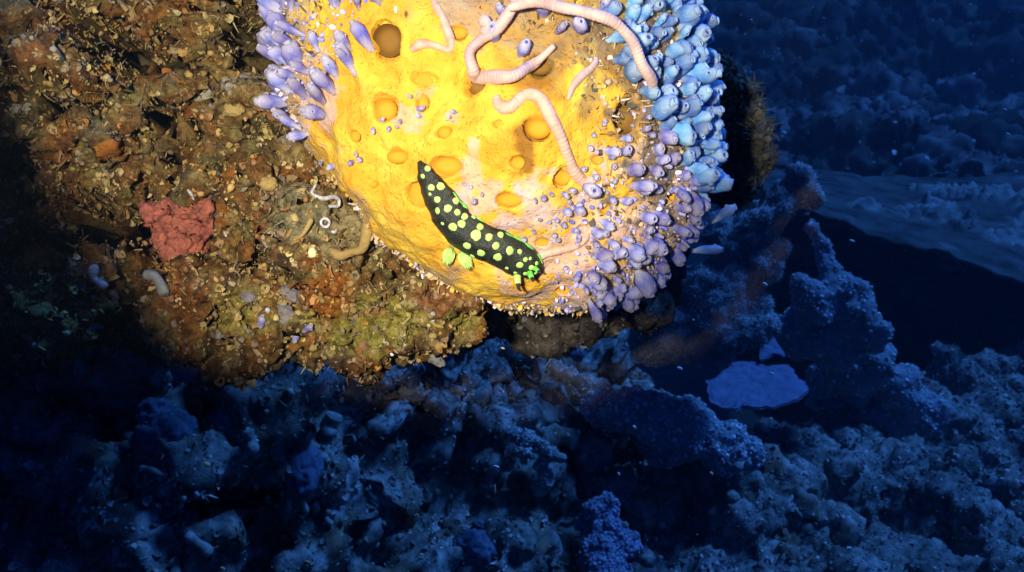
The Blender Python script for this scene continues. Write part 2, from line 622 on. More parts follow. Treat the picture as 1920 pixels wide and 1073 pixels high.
# the lobe that ends under the sponge
for (x, y, d, rr) in [(805, 562, 0.49, 0.022), (745, 575, 0.492, 0.026), (680, 590, 0.50, 0.03), (610, 585, 0.51, 0.03), (845, 588, 0.497, 0.014),
                      (690, 480, 0.482, 0.03), (610, 450, 0.485, 0.034), (500, 560, 0.51, 0.034), (420, 590, 0.515, 0.03), (550, 350, 0.488, 0.03), (640, 520, 0.493, 0.03), (750, 520, 0.484, 0.022), (520, 250, 0.51, 0.028)]:
    sph.append((W(x, y, d), rr))
v, f = spheres_mesh(sph, 0.0026)
v = relax(v, f, 3)
v = dents(v, [(180, 55, 170, 30, -28, 0.51, 0.22), (110, 190, 110, 34, -12, 0.51, 0.22), (470, 45, 50, 66, -20, 0.53, 0.25),
              (20, 290, 70, 44, 0, 0.51, 0.2), (130, 435, 150, 40, 10, 0.51, 0.2), (440, 500, 60, 18, -8, 0.5, 0.06), (560, 505, 60, 16, -35, 0.5, 0.06),
              (515, 275, 46, 26, 25, 0.51, 0.10), (330, 300, 60, 16, -20, 0.51, 0.05), (250, 130, 60, 16, -35, 0.51, 0.08), (390, 180, 40, 16, -30, 0.51, 0.08), (300, 215, 45, 12, -10, 0.51, 0.06), (60, 120, 50, 12, -20, 0.51, 0.08)])
v = crag(v, f, [('f', 0.05, 0.014), ('r', 0.030, 0.016), ('w', 0.013, 0.006), ('r', 0.007, 0.0028), ('h', 0.018, 0.006)], 40)
pal = [(0.30, 0.14, 0.025), (0.17, 0.075, 0.018), (0.34, 0.25, 0.09), (0.20, 0.17, 0.05), (0.07, 0.045, 0.025), (0.34, 0.12, 0.02)]
c = palette_color(v, pal, 0.02, 60)
px, py, d = proj(v)
def spot(px0, py0, rx, ry, v=v, soft=0.35, n=0.012):
    q = np.sqrt(((px - px0) / rx) ** 2 + ((py - py0) / ry) ** 2) + 0.55 * fbm(v, n, 3, 77)
    return sstep(1 + soft * 0.4, 1 - soft * 0.4, q)[:, None]
for (x, y, rx, ry, co) in [(700, 600, 100, 42, (0.34, 0.29, 0.05)), (430, 590, 80, 42, (0.28, 0.22, 0.04)), (620, 555, 45, 45, (0.36, 0.12, 0.012)),
                           (830, 560, 55, 35, (0.34, 0.15, 0.05)), (860, 600, 30, 18, (0.3, 0.27, 0.05)), (350, 570, 50, 50, (0.2, 0.07, 0.015)),
                           (640, 440, 60, 50, (0.36, 0.28, 0.13)), (560, 400, 60, 60, (0.26, 0.23, 0.12)), (480, 100, 90, 90, (0.36, 0.25, 0.08)),
                           (690, 650, 60, 22, (0.3, 0.27, 0.05))]:
    m = spot(x, y, rx, ry)
    c = c * (1 - m) + np.array(co) * m
reef_v, reef_f = v, f
me = build_mesh('reef_outcrop', v, f, M['reef'], c)
link('reef_outcrop', me, kind='structure', label='brown encrusted reef rock lit by the torch beside the yellow sponge')
BV_OUT = add_bvh(v, f)
sv, sf, scol = scatter(v, f, 34000, {'frill': 6, 'frond': 6, 'lump': 0.5, 'grain': 2.5, 'flake': 0.5, 'twig': 0.6, 'curl': 3, 'tube': 0.3}, (0.0006, 0.0027),
                       [(0.46, 0.33, 0.11), (0.36, 0.24, 0.06), (0.42, 0.19, 0.03), (0.24, 0.11, 0.025), (0.30, 0.26, 0.08), (0.13, 0.07, 0.03), (0.30, 0.26, 0.19), (0.55, 0.46, 0.20), (0.3, 0.12, 0.03), (0.06, 0.05, 0.045), (0.5, 0.36, 0.13), (0.16, 0.15, 0.14)], 81, mask=lambda c_, x_, y_: ((c_ @ FWD) < 0.565).astype(float), patchy=0.022)
link('algae_turf', build_mesh('algae_turf', sv, sf, M['chips'], scol), kind='stuff', label='olive and brown turf of algae and rubble covering the lit reef rock')

# --- rock mass added out of sight behind the outcrop to shade the lower left reef
sph = []
r = np.random.default_rng(27)
for d in (0.74, 0.92, 1.12, 1.32):
    for x in range(-620, 340, 190):
        for y in range(-420, 430, 170):
            if y > 270 + 0.12 * (x + 600): continue
            q = 0.1 * d / 0.9 * r.uniform(0.9, 1.25)
            sph.append((W(x + r.uniform(-40, 40), y + r.uniform(-40, 40), d), (q, q * 1.1, q)))
v, f = spheres_mesh(sph, 0.011)
v = crag(v, f, [('f', 0.12, 0.04), ('r', 0.06, 0.02), ('w', 0.035, 0.01)], 70)
c = palette_color(v, [(0.12, 0.09, 0.05), (0.08, 0.06, 0.04), (0.16, 0.12, 0.06)], 0.06, 75)
link('added_shade_rock', build_mesh('added_shade_rock', v, f, M['blue_reef'], c), kind='structure', label='added dark rock mass behind the lit rock that shades the reef below')

# --- the dark rock the sponge grows on, right behind it
sph = []
r = np.random.default_rng(29)
for x in range(690, 1240, 70):
    for y in range(330, 610, 58):
        q = r.uniform(0.026, 0.036)
        sph.append((W(x + r.uniform(-18, 18), y + r.uniform(-14, 14) - 0.0005 * (x - 1000) ** 2, 0.655 + r.uniform(-0.012, 0.02)), (q, q * 1.1, q)))
v, f = spheres_mesh(sph, 0.0035)
v = relax(v, f, 2)
v = crag(v, f, [('f', 0.05, 0.014), ('r', 0.026, 0.010), ('w', 0.013, 0.005), ('r', 0.008, 0.003)], 65)
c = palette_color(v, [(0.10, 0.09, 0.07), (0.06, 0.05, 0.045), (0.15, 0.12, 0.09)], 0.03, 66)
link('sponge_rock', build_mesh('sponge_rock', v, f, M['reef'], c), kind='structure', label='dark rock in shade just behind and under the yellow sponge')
sv, sf, scol = scatter(v, f, 3000, {'frill': 3, 'frond': 3, 'grain': 2, 'curl': 2}, (0.0007, 0.003), [(0.14, 0.13, 0.11), (0.08, 0.07, 0.06), (0.24, 0.22, 0.2)], 67)
link('rock_turf', build_mesh('rock_turf', sv, sf, M['chips'], scol), kind='stuff', label='dark turf on the shaded rock under the sponge')

# --- the dark reef below and behind
sph = []
r = np.random.default_rng(33)
for x in range(-380, 1480, 112):
    for y in range(560, 1330, 92):
        if x > 1130 and y < 850: continue
        if x > 780 and y < 700: continue
        base = 0.665 + 0.27 * float(sstep(500, 1100, np.array(x))) - 0.10 * (y - 650) / 600 + 0.05 * math.sin(x * 0.007 + y * 0.01)
        if x > 780 and y < 690: base += 0.22
        if x > 1150 and y < 740: base += 0.12
        d = K * (base + r.uniform(-0.045, 0.045))
        rr = r.uniform(0.036, 0.062) * (d / 0.75)
        sph.append((W(x + r.uniform(-45, 45), y + r.uniform(-40, 40), d + rr * 0.5), (rr * 1.2, rr, rr * 0.9)))
v, f = spheres_mesh(sph, 0.0042 * K)
v = relax(v, f, 2)
v = dents(v, [q_[:5] + (q_[5] * K, q_[6] * K) for q_ in [(930, 730, 60, 45, 0, 0.83, 0.12), (1250, 890, 130, 38, 4, 0.82, 0.13), (1060, 900, 50, 40, -30, 0.80, 0.10), (1000, 640, 120, 30, 0, 0.9, 0.1),
              (1200, 700, 90, 40, 0, 0.95, 0.1), (150, 900, 120, 80, 10, 0.66, 0.1), (470, 880, 70, 30, 0, 0.66, 0.07), (760, 720, 50, 30, 0, 0.75, 0.06)]])
v = crag(v, f, scale_layers([('f', 0.09, 0.035), ('r', 0.05, 0.022), ('w', 0.024, 0.009), ('r', 0.014, 0.007), ('r', 0.008, 0.003), ('h', 0.035, 0.010)]), 90)
v = relax(v, f, 1)
c = palette_color(v, [(0.20, 0.185, 0.17), (0.29, 0.27, 0.25), (0.10, 0.09, 0.085), (0.38, 0.36, 0.35), (0.2, 0.14, 0.09)], 0.035 * K, 95)
link('reef_slope', build_mesh('reef_slope', v, f, M['blue_reef'], c), kind='structure', label='dark blue craggy reef slope below the yellow sponge')
BV_SLOPE = add_bvh(v, f)
sv, sf, scol = scatter(v, f, 30000, {'frill': 3, 'frond': 3, 'lump': 2, 'grain': 3, 'flake': 1.5, 'twig': 0.8, 'curl': 1.5, 'tube': 0.7}, (0.0008 * K, 0.0032 * K),
                       [(0.18, 0.165, 0.15), (0.30, 0.28, 0.26), (0.10, 0.09, 0.08), (0.55, 0.53, 0.5), (0.2, 0.16, 0.13)], 82, patchy=0.08)  # the palest chips stand in for sparkling highlights
link('reef_rubble', build_mesh('reef_rubble', sv, sf, M['chips'], scol), kind='stuff', label='small dark rubble and turf covering the reef slope')

# --- lumpy ridges at the lower right
def ridge(name, lst, voxel, layers, pal, seed, mkey, label, nscatter=0, ssize=(0.002, 0.008), psc=0.06):
    v, f = spheres_mesh([(W(x, y, d * K), (rx * d * K / FPX, rz * d * K / FPX, ry * d * K / FPX)) for (x, y, d, rx, ry, rz) in lst], voxel * K)
    v = relax(v, f, 2)
    v = crag(v, f, scale_layers(layers), seed)
    c = palette_color(v, pal, psc * K, seed + 3)
    o = link(name, build_mesh(name, v, f, M[mkey], c), kind='structure', label=label)
    add_bvh(v, f)
    if nscatter:
        sv, sf, scol = scatter(v, f, nscatter, {'grain': 3, 'lump': 1, 'frill': 3, 'frond': 3, 'curl': 1}, (ssize[0] * K, ssize[1] * K), [(0.24, 0.23, 0.22), (0.42, 0.40, 0.38), (0.14, 0.14, 0.13)], seed + 5)
        link('reef_rubble', build_mesh('reef_rubble', sv, sf, M['chips'], scol), kind='stuff', label='small rubble scattered over the ' + label)
    return v, f
GREYS = [(0.25, 0.24, 0.23), (0.18, 0.17, 0.16), (0.33, 0.31, 0.30), (0.13, 0.12, 0.11)]
r = np.random.default_rng(51)
lst = []
for (x, y, d, s) in [(1340, 1000, 0.86, 95), (1260, 1060, 0.82, 90), (1480, 990, 0.92, 80), (1560, 1060, 0.92, 100), (1420, 1090, 0.85, 110),
                     (1550, 900, 1.05, 85), (1500, 850, 1.12, 65), (1615, 835, 1.12, 42), (1660, 910, 1.08, 80), (1740, 960, 1.05, 85), (1830, 1010, 1.02, 90),
                     (1920, 1060, 1.0, 95), (1700, 1080, 0.95, 110), (1850, 1130, 0.9, 120), (2010, 1110, 0.95, 130), (1440, 905, 1.05, 40), (1400, 960, 0.98, 45),
                     (1620, 1130, 0.85, 120), (1760, 1180, 0.85, 140), (1980, 1250, 0.85, 180), (1560, 830, 1.13, 50), (1450, 830, 1.14, 45)]:
    lst.append((x, y + s * 0.25, d + 0.02, s, s * 0.8, s))
    for k in range(5):
        a = r.uniform(0, 2 * math.pi)
        q = s * r.uniform(0.25, 0.5)
        lst.append((x + 0.75 * s * math.cos(a), y + s * 0.2 + 0.6 * s * math.sin(a), d + r.uniform(-0.03, 0.02), q, q * 0.85, q))
ridge('reef_ridge', lst, 0.0055, [('f', 0.09, 0.022), ('w', 0.05, 0.014), ('r', 0.026, 0.010), ('w', 0.013, 0.005), ('r', 0.008, 0.003)], GREYS, 300, 'blue_reef', 'lumpy blue-grey rock ridge in the lower right corner', 9000, (0.0007, 0.0032))
lst = []
for (x, y, d, s) in [(1740, 740, 1.75, 70), (1810, 760, 1.75, 80), (1880, 740, 1.85, 90), (1960, 770, 1.8, 110), (1770, 830, 1.6, 80), (1860, 860, 1.55, 90), (1960, 900, 1.5, 110),
                     (1700, 800, 1.6, 60), (1690, 870, 1.5, 70), (2060, 820, 1.7, 150), (1780, 690, 1.95, 45), (1900, 690, 2.0, 60), (2000, 700, 2.0, 90), (1780, 920, 1.45, 90), (1900, 960, 1.4, 90), (2050, 960, 1.4, 120)]:
    lst.append((x, y + s * 0.3, d, s, s * 0.7, s))
    for k in range(4):
        a = r.uniform(0, 2 * math.pi)
        q = s * r.uniform(0.2, 0.45)
        lst.append((x + 0.8 * s * math.cos(a), y + 0.55 * s * math.sin(a), d + r.uniform(-0.05, 0.02), q, q * 0.8, q))
ridge('reef_shelf', lst, 0.009, [('f', 0.12, 0.03), ('w', 0.05, 0.022), ('r', 0.03, 0.010), ('w', 0.018, 0.005)], GREYS, 330, 'blue_reef', 'rounded rubble shelf behind the lower right ridge', 6000, (0.0015, 0.006))

# --- the tabular overhang, the black hollow under it, the far slope
def sheet(rows, nu, nv, disp, thick=0.0, seed=0):
    """rows: list of polylines (px,py,d) from front to back; returns a displaced grid"""
    R_ = []
    for row in rows:
        p = np.array([W(q[0], q[1], q[2] * K) for q in row])
        t = np.linspace(0, len(p) - 1, nu)
        i = np.minimum(t.astype(int), len(p) - 2)
        R_.append(p[i] + (p[i + 1] - p[i]) * (t - i)[:, None])
    R_ = np.array(R_)
    t = np.linspace(0, len(R_) - 1, nv)
    i = np.minimum(t.astype(int), len(R_) - 2)
    G = R_[i] + (R_[i + 1] - R_[i]) * (t - i)[:, None, None]
    v = G.reshape(-1, 3)
    a = (np.arange(nv - 1)[:, None] * nu + np.arange(nu - 1)[None]).ravel()
    f = np.stack([a, a + 1, a + 1 + nu, a + nu], 1)
    v = crag(v, f, scale_layers(disp), seed)
    return v, f
front = [(1440, 372, 2.15), (1515, 396, 2.1), (1560, 416, 2.08), (1620, 440, 2.05), (1700, 462, 2.0), (1775, 481, 1.96), (1790, 492, 1.95), (1762, 486, 1.97), (1830, 508, 1.93), (1920, 540, 1.88), (2100, 610, 1.75)]
mid = [(1430, 350, 2.6), (1520, 352, 2.55), (1560, 366, 2.5), (1620, 382, 2.5), (1700, 400, 2.45), (1775, 415, 2.4), (1790, 420, 2.4), (1800, 420, 2.4), (1840, 430, 2.35), (1930, 450, 2.3), (2130, 490, 2.2)]
back = [(1400, 318, 3.4), (1500, 322, 3.4), (1560, 325, 3.4), (1620, 330, 3.4), (1700, 335, 3.4), (1760, 330, 3.35), (1800, 328, 3.35), (1830, 326, 3.3), (1870, 322, 3.3), (1950, 318, 3.3), (2150, 318, 3.2)]
v, f = sheet([front, mid, back], 240, 150, [('f', 0.35, 0.018), ('r', 0.10, 0.006), ('f', 0.05, 0.005)], seed=400)
pxs, pys, ds = proj(v)
m = sstep(0.05, 0.5, fbm(v, 0.25 * K, 3, 410) + 0.9 * sstep(1660, 1800, pxs) * sstep(335, 370, pys) * sstep(500, 450, pys) - 0.35)
n = vnormals(v, f)
v = v + n * (m * np.abs(fbm(v, 0.05 * K, 2, 415)) * 0.07)[:, None]
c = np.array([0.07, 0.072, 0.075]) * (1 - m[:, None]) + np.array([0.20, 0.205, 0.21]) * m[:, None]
nu, nv = 240, 150
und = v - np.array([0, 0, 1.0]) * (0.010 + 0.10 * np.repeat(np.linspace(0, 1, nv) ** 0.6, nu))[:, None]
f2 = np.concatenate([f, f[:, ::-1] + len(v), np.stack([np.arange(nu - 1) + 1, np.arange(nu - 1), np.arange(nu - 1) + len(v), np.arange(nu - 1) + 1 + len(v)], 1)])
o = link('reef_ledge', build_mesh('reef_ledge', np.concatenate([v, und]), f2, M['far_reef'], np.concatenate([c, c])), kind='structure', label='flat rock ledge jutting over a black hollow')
# rock behind the hollow, coloured near black to deepen the ledge's shade
v, f = sheet([[(1380, 340, 2.9), (1700, 390, 2.8), (2200, 480, 2.6)], [(1380, 560, 2.6), (1700, 560, 2.5), (2200, 600, 2.4)], [(1380, 760, 2.2), (1700, 740, 2.2), (2250, 720, 2.2)], [(1300, 1000, 1.5), (1700, 1000, 1.6), (2350, 1000, 1.7)]],
             120, 90, [('f', 0.4, 0.10), ('r', 0.15, 0.04)], seed=430)
link('hollow_rock', build_mesh('hollow_rock', v, f, M['far_reef'], np.full((len(v), 3), 0.02)), kind='structure', label='rock face inside the hollow under the ledge, painted black as shade')
# far slope rising behind everything
v, f = sheet([[(700, 420, 3.3), (1400, 360, 3.3), (1700, 345, 3.4), (2400, 330, 3.2)], [(700, 250, 4.2), (1400, 240, 4.2), (1750, 230, 4.3), (2500, 200, 4.2)],
              [(700, 60, 5.6), (1400, 60, 5.4), (1800, 60, 5.6), (2500, 40, 5.4)], [(600, -420, 8), (1400, -420, 7.6), (1800, -420, 8), (2700, -420, 8)]], 260, 220,
             [('f', 1.0, 0.30), ('r', 0.45, 0.14), ('r', 0.16, 0.06), ('f', 0.06, 0.03)], seed=450)
m = sstep(0.15, 0.55, fbm(v, 0.5 * K, 4, 460))[:, None]
c = np.array([0.045, 0.045, 0.045]) * (1 - m) + np.array([0.13, 0.13, 0.14]) * m
link('far_slope', build_mesh('far_slope', v, f, M['far_reef'], c), kind='structure', label='far reef slope fading into blue water')
sv, sf, scol = scatter(v, f, 3500, {'grain': 3, 'flake': 3, 'twig': 1}, (0.006, 0.024), [(0.3, 0.3, 0.3), (0.25, 0.25, 0.25), (0.6, 0.6, 0.6)], 83, facing=-1)
link('far_rubble', build_mesh('far_rubble', sv, sf, M['chips'], scol), kind='stuff', label='pale rubble sprinkled over the far reef slope')
# the seabed under it all
gx, gy = np.meshgrid(np.linspace(-16, 16, 90), np.linspace(-1, 17.5, 90))
v = np.stack([gx.ravel(), gy.ravel(), np.full(gx.size, -4.2)], 1)
a = (np.arange(89)[:, None] * 90 + np.arange(89)[None]).ravel()
f = np.stack([a, a + 1, a + 91, a + 90], 1)
v[:, 2] += 0.25 * fbm(v, 2.0, 3, 470)
link('seabed', build_mesh('seabed', v, f, M['far_reef'], np.full((len(v), 3), 0.08)), kind='structure', label='dark seabed far below the reef')

# ================================================================== THE YELLOW SPONGE
SC = W(960, 230, 0.478)
TOW = -FWD
ang = np.radians([-180, -169, -143, -125, -106, -90, -72, -50, -30, -10, 10, 30, 50, 70, 90, 110, 130, 152, 163, 180])
rad = np.array([392, 360, 330, 322, 335, 352, 366, 368, 350, 336, 335, 345, 360, 380, 400, 420, 440, 470, 430, 392.0])
v, f = ico(8)
th = np.arctan2(v[:, 1], v[:, 0])
# smooth periodic interpolation of the outline radius
tt = np.linspace(-math.pi, math.pi, 721)
rr = np.interp(tt, ang, rad)
ker = np.exp(-0.5 * (np.arange(-40, 41) / 14.0) ** 2); ker /= ker.sum()
rr = np.convolve(np.concatenate([rr[-61:-1], rr, rr[1:61]]), ker, 'same')[60:-60]
R_ = np.interp(th, tt, rr) * 0.478 / FPX
rho = np.maximum(np.hypot(v[:, 0], v[:, 1]), 1e-6)
v[:, :2] *= (rho ** -0.24)[:, None]                     # a fuller, flatter front than a ball
v[:, 2] = np.sign(v[:, 2]) * np.abs(v[:, 2]) ** 0.76
v = SC + (v[:, 0] * R_)[:, None] * RIGHT + (v[:, 1] * R_)[:, None] * UP + (v[:, 2] * 0.098)[:, None] * TOW
n0 = vnormals(v, f)
v = v + n0 * (0.006 * fbm(v, 0.05, 2, 500) + 0.0022 * fbm(v, 0.014, 2, 505))[:, None]
# furrows that run along the lower left flank
px, py, d = proj(v)
q = v - SC
along = (q @ RIGHT) * 0.74 - (q @ UP) * 0.67
across = (q @ RIGHT) * 0.67 + (q @ UP) * 0.74
fl = sstep(-0.055, -0.078, across) * sstep(-0.11, -0.06, along) * sstep(0.05, 0.02, along)
v = v + n0 * (fl * 0.0016 * np.sin(across / 0.0045 + 2.5 * perlin(v, 0.03, 510)))[:, None]
PITS = [(726, 78, 32, 34, 1), (796, 150, 31, 17, .7), (720, 206, 25, 25, .8), (792, 193, 13, 18, .8), (887, 157, 28, 27, 1.2), (832, 247, 16, 14, .8), (664, 256, 12, 13, .8),
        (744, 293, 23, 15, .8), (901, 259, 8, 7, .8), (838, 311, 30, 20, .7), (659, 147, 6, 6, .8), (786, 362, 29, 31, .6), (955, 374, 27, 15, .7), (970, 306, 16, 14, .6),
        (1055, 333, 19, 17, .7), (1011, 121, 29, 21, 1.2), (1009, 238, 27, 23, .9), (1174, 221, 27, 32, 1.1), (1137, 394, 13, 12, .9), (1145, 497, 31, 18, .8),
        (1258, 372, 18, 16, .9), (1293, 440, 16, 14, .8), (935, 232, 11, 9, .6), (1120, 300, 13, 10, .7), (1060, 545, 15, 10, .6), (1095, 430, 12, 9, .7), (1015, 455, 14, 9, .6), (860, 60, 18, 14, .8), (1200, 470, 13, 10, .7), (700, 345, 9, 7, .5)]
tree0 = BVHTree.FromPolygons([tuple(x) for x in v], [tuple(int(i) for i in q) for q in f])
pit_info, pitmask = [], np.zeros(len(v))
disp = np.zeros_like(v)
for (x, y, rx, ry, dep) in PITS:
    h, n = cast(x, y, [tree0])
    if h is None: continue
    h, n = np.array(h), np.array(n)
    n = n * 0.75 + TOW * 0.35
    n /= np.linalg.norm(n)
    e1 = RIGHT - n * (RIGHT @ n); e1 /= np.linalg.norm(e1)
    e2 = np.cross(n, e1)
    s = (h @ FWD) / FPX
    ax, ay = rx * s, ry * s
    q = v - h
    near = (np.abs(q) < 3 * max(ax, ay)).all(1)
    u = np.sqrt(((q @ e1) / ax) ** 2 + ((q @ e2) / ay) ** 2) + 0.3 * perlin(v, 0.006, 515) + 0.3 * perlin(v, 0.013, 516)
    depth = dep * min(ax, ay) * 1.35
    disp += (near * (-depth * sstep(1.06, 0.82, u) + 0.15 * min(ax, ay) * np.exp(-((u - 1.25) / 0.25) ** 2)))[:, None] * n
    pitmask = np.maximum(pitmask, near * sstep(1.1, 0.95, u))
    pit_info.append((h, n, e1, e2, ax, ay, depth, dep))
v = v + disp
n0 = vnormals(v, f)
v = v + n0 * ((0.0007 * fbm(v, 0.0045, 2, 520)) * (1 - 0.7 * pitmask))[:, None]
n0 = vnormals(v, f)
px, py, d = proj(v)
# colour of the tissue: yellow to orange, brown stains, pinkish and lilac crust
k = sstep(-0.35, 0.45, fbm(v, 0.022, 4, 530))[:, None]
c = np.array([0.84, 0.46, 0.040]) * (1 - k) + np.array([0.92, 0.61, 0.075]) * k
def stain(x, y, rx, ry, co, amt=1.0, nz=0.8, sc_=0.012):
    global c
    m = (amt * sstep(1.25, 0.6, np.sqrt(((px - x) / rx) ** 2 + ((py - y) / ry) ** 2) + nz * fbm(v, sc_, 4, 540 + int(x))))[:, None]
    c = c * (1 - m) + np.array(co) * m
PINK, LILA, BRN, GRY = (0.78, 0.55, 0.46), (0.55, 0.47, 0.66), (0.30, 0.14, 0.02), (0.42, 0.33, 0.24)
for a in [(1290, 240, 70, 180, GRY, .8, 1.2), (1150, 470, 150, 100, PINK, .55, 2.2), (1240, 480, 90, 110, LILA, .5, 2.2), (1180, 590, 130, 28, PINK, 1), (540, 120, 50, 150, GRY, .8),
          (590, 180, 34, 70, LILA, .5, 1.9), (884, 325, 18, 34, PINK, .7, 1.6), (900, 370, 30, 30, LILA, .4, 1.8), (985, 275, 34, 38, BRN, .9, 1.1), (1020, 150, 50, 45, BRN, .8), (930, 20, 120, 60, GRY, .8, 1.2),
          (1060, 60, 110, 70, (0.42, 0.27, 0.10), .8), (1180, 110, 90, 110, (0.26, 0.18, 0.10), .75, 1.3), (1300, 250, 120, 220, (0.15, 0.13, 0.12), .9, 1.1), (780, 215, 40, 24, LILA, .4, 2.2),
          (1050, 470, 70, 50, PINK, .8, 1.3), (700, 430, 100, 50, (0.78, 0.48, 0.07), .5, .9), (600, 330, 40, 30, (0.70, 0.50, 0.2), .6, .9), (1000, 400, 60, 40, LILA, .5, 1.6), (1100, 560, 120, 40, LILA, .5, 1.7), (790, 520, 70, 22, GRY, .7, .8), (670, 410, 22, 60, GRY, .6, .8)]:
    stain(*a)
sp = bpy.data.objects.new('yellow_sponge', None)
COL.objects.link(sp)
sp['label'] = 'big rounded yellow-orange sponge full of round pores, lit by the torch'
sp['category'] = 'sponge'
link('body', build_mesh('sponge_body', v, f, M['sponge'], c), sp)
sp_v, sp_f, sp_n, sp_px, sp_py = v, f, n0, px, py
BV_SP = add_bvh(v, f)
# the lining of every pore: a shallow cup, its darker colour painting shade
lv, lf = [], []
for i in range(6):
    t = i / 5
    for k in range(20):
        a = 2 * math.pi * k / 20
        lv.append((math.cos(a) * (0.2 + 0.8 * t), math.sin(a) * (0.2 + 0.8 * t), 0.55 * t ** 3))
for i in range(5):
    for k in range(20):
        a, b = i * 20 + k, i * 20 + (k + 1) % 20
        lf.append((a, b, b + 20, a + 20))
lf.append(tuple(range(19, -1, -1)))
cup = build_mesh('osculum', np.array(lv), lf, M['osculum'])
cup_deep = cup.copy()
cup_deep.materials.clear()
cup_deep.materials.append(mat('deep_osculum_shaded_lining', (0.24, 0.125, 0.02), (0.16, 0.08, 0.015), 120, rough=0.7, bump=0.3, bscale=500, spec=0.2))  # browner copy paints heavier shade into the deepest pores
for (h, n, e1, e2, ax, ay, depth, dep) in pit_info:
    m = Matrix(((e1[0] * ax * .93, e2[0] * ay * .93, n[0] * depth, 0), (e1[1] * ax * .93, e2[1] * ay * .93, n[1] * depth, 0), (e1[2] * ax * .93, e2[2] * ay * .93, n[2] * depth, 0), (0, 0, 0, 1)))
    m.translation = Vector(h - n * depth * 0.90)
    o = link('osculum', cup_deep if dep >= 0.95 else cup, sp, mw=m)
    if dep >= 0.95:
        o['label'] = 'deep pore with its shade painted dark brown'

# ================================================================== TUBES: worms, arms, fingers
def spline(pts, n):
    p = np.array(pts, float)
    p = np.concatenate([[2 * p[0] - p[1]], p, [2 * p[-1] - p[-2]]])
    out = []
    t = np.linspace(0, len(pts) - 1 - 1e-6, n)
    for s in t:
        i = int(s); u = s - i
        a, b, c_, d_ = p[i:i + 4]
        out.append(0.5 * (2 * b + (c_ - a) * u + (2 * a - 5 * b + 4 * c_ - d_) * u * u + (3 * b - a - 3 * c_ + d_) * u ** 3))
    return np.array(out)

def tube(P, rads, ring=12, rib=0.0, ribs=40, up0=None, flat=1.0):
    P = np.asarray(P)
    n = len(P)
    T = np.gradient(P, axis=0)
    T /= np.linalg.norm(T, axis=1)[:, None]
    N = np.cross(T[0], (0.3, 0.5, 0.8)) if up0 is None else np.asarray(up0, float)
    vs_, fs_ = [], []
    for i in range(n):
        N = N - T[i] * (N @ T[i]); N /= np.linalg.norm(N)
        B = np.cross(T[i], N)
        r_ = rads[i] * (1 + rib * (0.6 + 0.4 * math.sin(i * 0.37)) * math.sin(2 * math.pi * ribs * i / (n - 1) + 1.1 * math.sin(i * 0.11)))
        for k in range(ring):
            a = 2 * math.pi * k / ring
            vs_.append(P[i] + r_ * (math.cos(a) * N * flat + math.sin(a) * B))
    for i in range(n - 1):
        for k in range(ring):
            a, b = i * ring + k, i * ring + (k + 1) % ring
            fs_.append((a, b, b + ring, a + ring))
    fs_.append(tuple(range(ring - 1, -1, -1)))
    fs_.append(tuple(range((n - 1) * ring, n * ring)))
    return np.array(vs_), fs_

def on_surface(pts, trees, lift):
    out = []
    for k, q in enumerate(pts):
        h, n = cast(q[0], q[1], trees)
        if h is None:
            h, n = Vector(W(q[0], q[1], 0.43)), Vector(TOW)
        li = q[2] if len(q) > 2 else lift
        out.append(np.array(h) + np.array(n) * li * 0.5 + TOW * li * 0.5)
    if trees is not None and BV_SP not in trees:        # tubes on rough rock bridge its little gaps
        dd = np.array([p @ FWD for p in out])
        dn = np.minimum(dd, np.median(dd))
        dn = np.convolve(np.pad(dn, 1, 'edge'), np.ones(3) / 3, 'valid')
        out = [p * (b / a) for p, a, b in zip(out, dd, dn)]
    return out

def worm(pts, rpx, m, label, trees=None, rib=0.045, lift=-0.0004, name='sea_cucumber', cat='sea cucumber', group=None, taper=0.5):
    trees = trees or [BV_SP]
    base = on_surface(pts, trees, lift)
    L_ = sum(np.linalg.norm(base[i + 1] - base[i]) for i in range(len(base) - 1))
    s = (0.4 if BV_SP in trees else float(np.mean([p @ FWD for p in base]))) / FPX
    nr = max(6, int(L_ / (5.5 * s)))
    n = nr * 6
    P = spline(base, n)
    P = P + np.stack([perlin(P, 0.012, 600 + j) for j in range(3)], 1) * 3.3 * s
    t = np.linspace(0, 1, n)
    rr_ = rpx * 0.86 * s * (0.88 + 0.3 * perlin(P, 0.016, 611) + 0.12 * np.sin(t * 9 + rpx)) * np.minimum(1, (taper + (1 - taper) * np.minimum(t, 1 - t) * 8))
    rr_[0] *= 0.35; rr_[-1] *= 0.35; rr_[1] *= 0.8; rr_[-2] *= 0.8
    vv, ff = tube(P, rr_, 14, rib, nr)
    return link(name, build_mesh(name, vv, ff, m), label=label, cat=cat, group=group)

worm([(932, 178), (938, 196), (958, 200), (985, 180), (1010, 185), (1030, 212), (1050, 250), (1062, 285), (1075, 318), (1093, 338), (1112, 334), (1117, 318)], 15, M['worm'],
     'long pink ribbed sea cucumber curling down across the yellow sponge')
worm([(955, 28, .012), (1000, 30, .016), (1052, 48, .02), (1105, 76, .022), (1150, 104, .02), (1185, 133, .016), (1205, 160, .010), (1214, 178, .003)], 14, M['worm_pale'],
     'pale pink ribbed sea cucumber arching off the sponge beside blue sea squirts', taper=0.55)
worm([(806, -12), (818, 18), (834, 45), (846, 72), (842, 92), (815, 84), (788, 84), (768, 97)], 11, M['worm'], 'thin pink sea cucumber bent into a hook near the upper edge')
worm([(985, -15, .008), (962, 25, .008), (935, 60, .007), (905, 80, .006), (884, 105, .005), (878, 128, .005), (900, 148, .005), (935, 153, .005), (968, 145, .005), (990, 120, .005), (1012, 102, .005), (1038, 92, .004)], 15, M['worm_pale'],
     'thick pale pink sea cucumber looped round a lilac sea squirt')
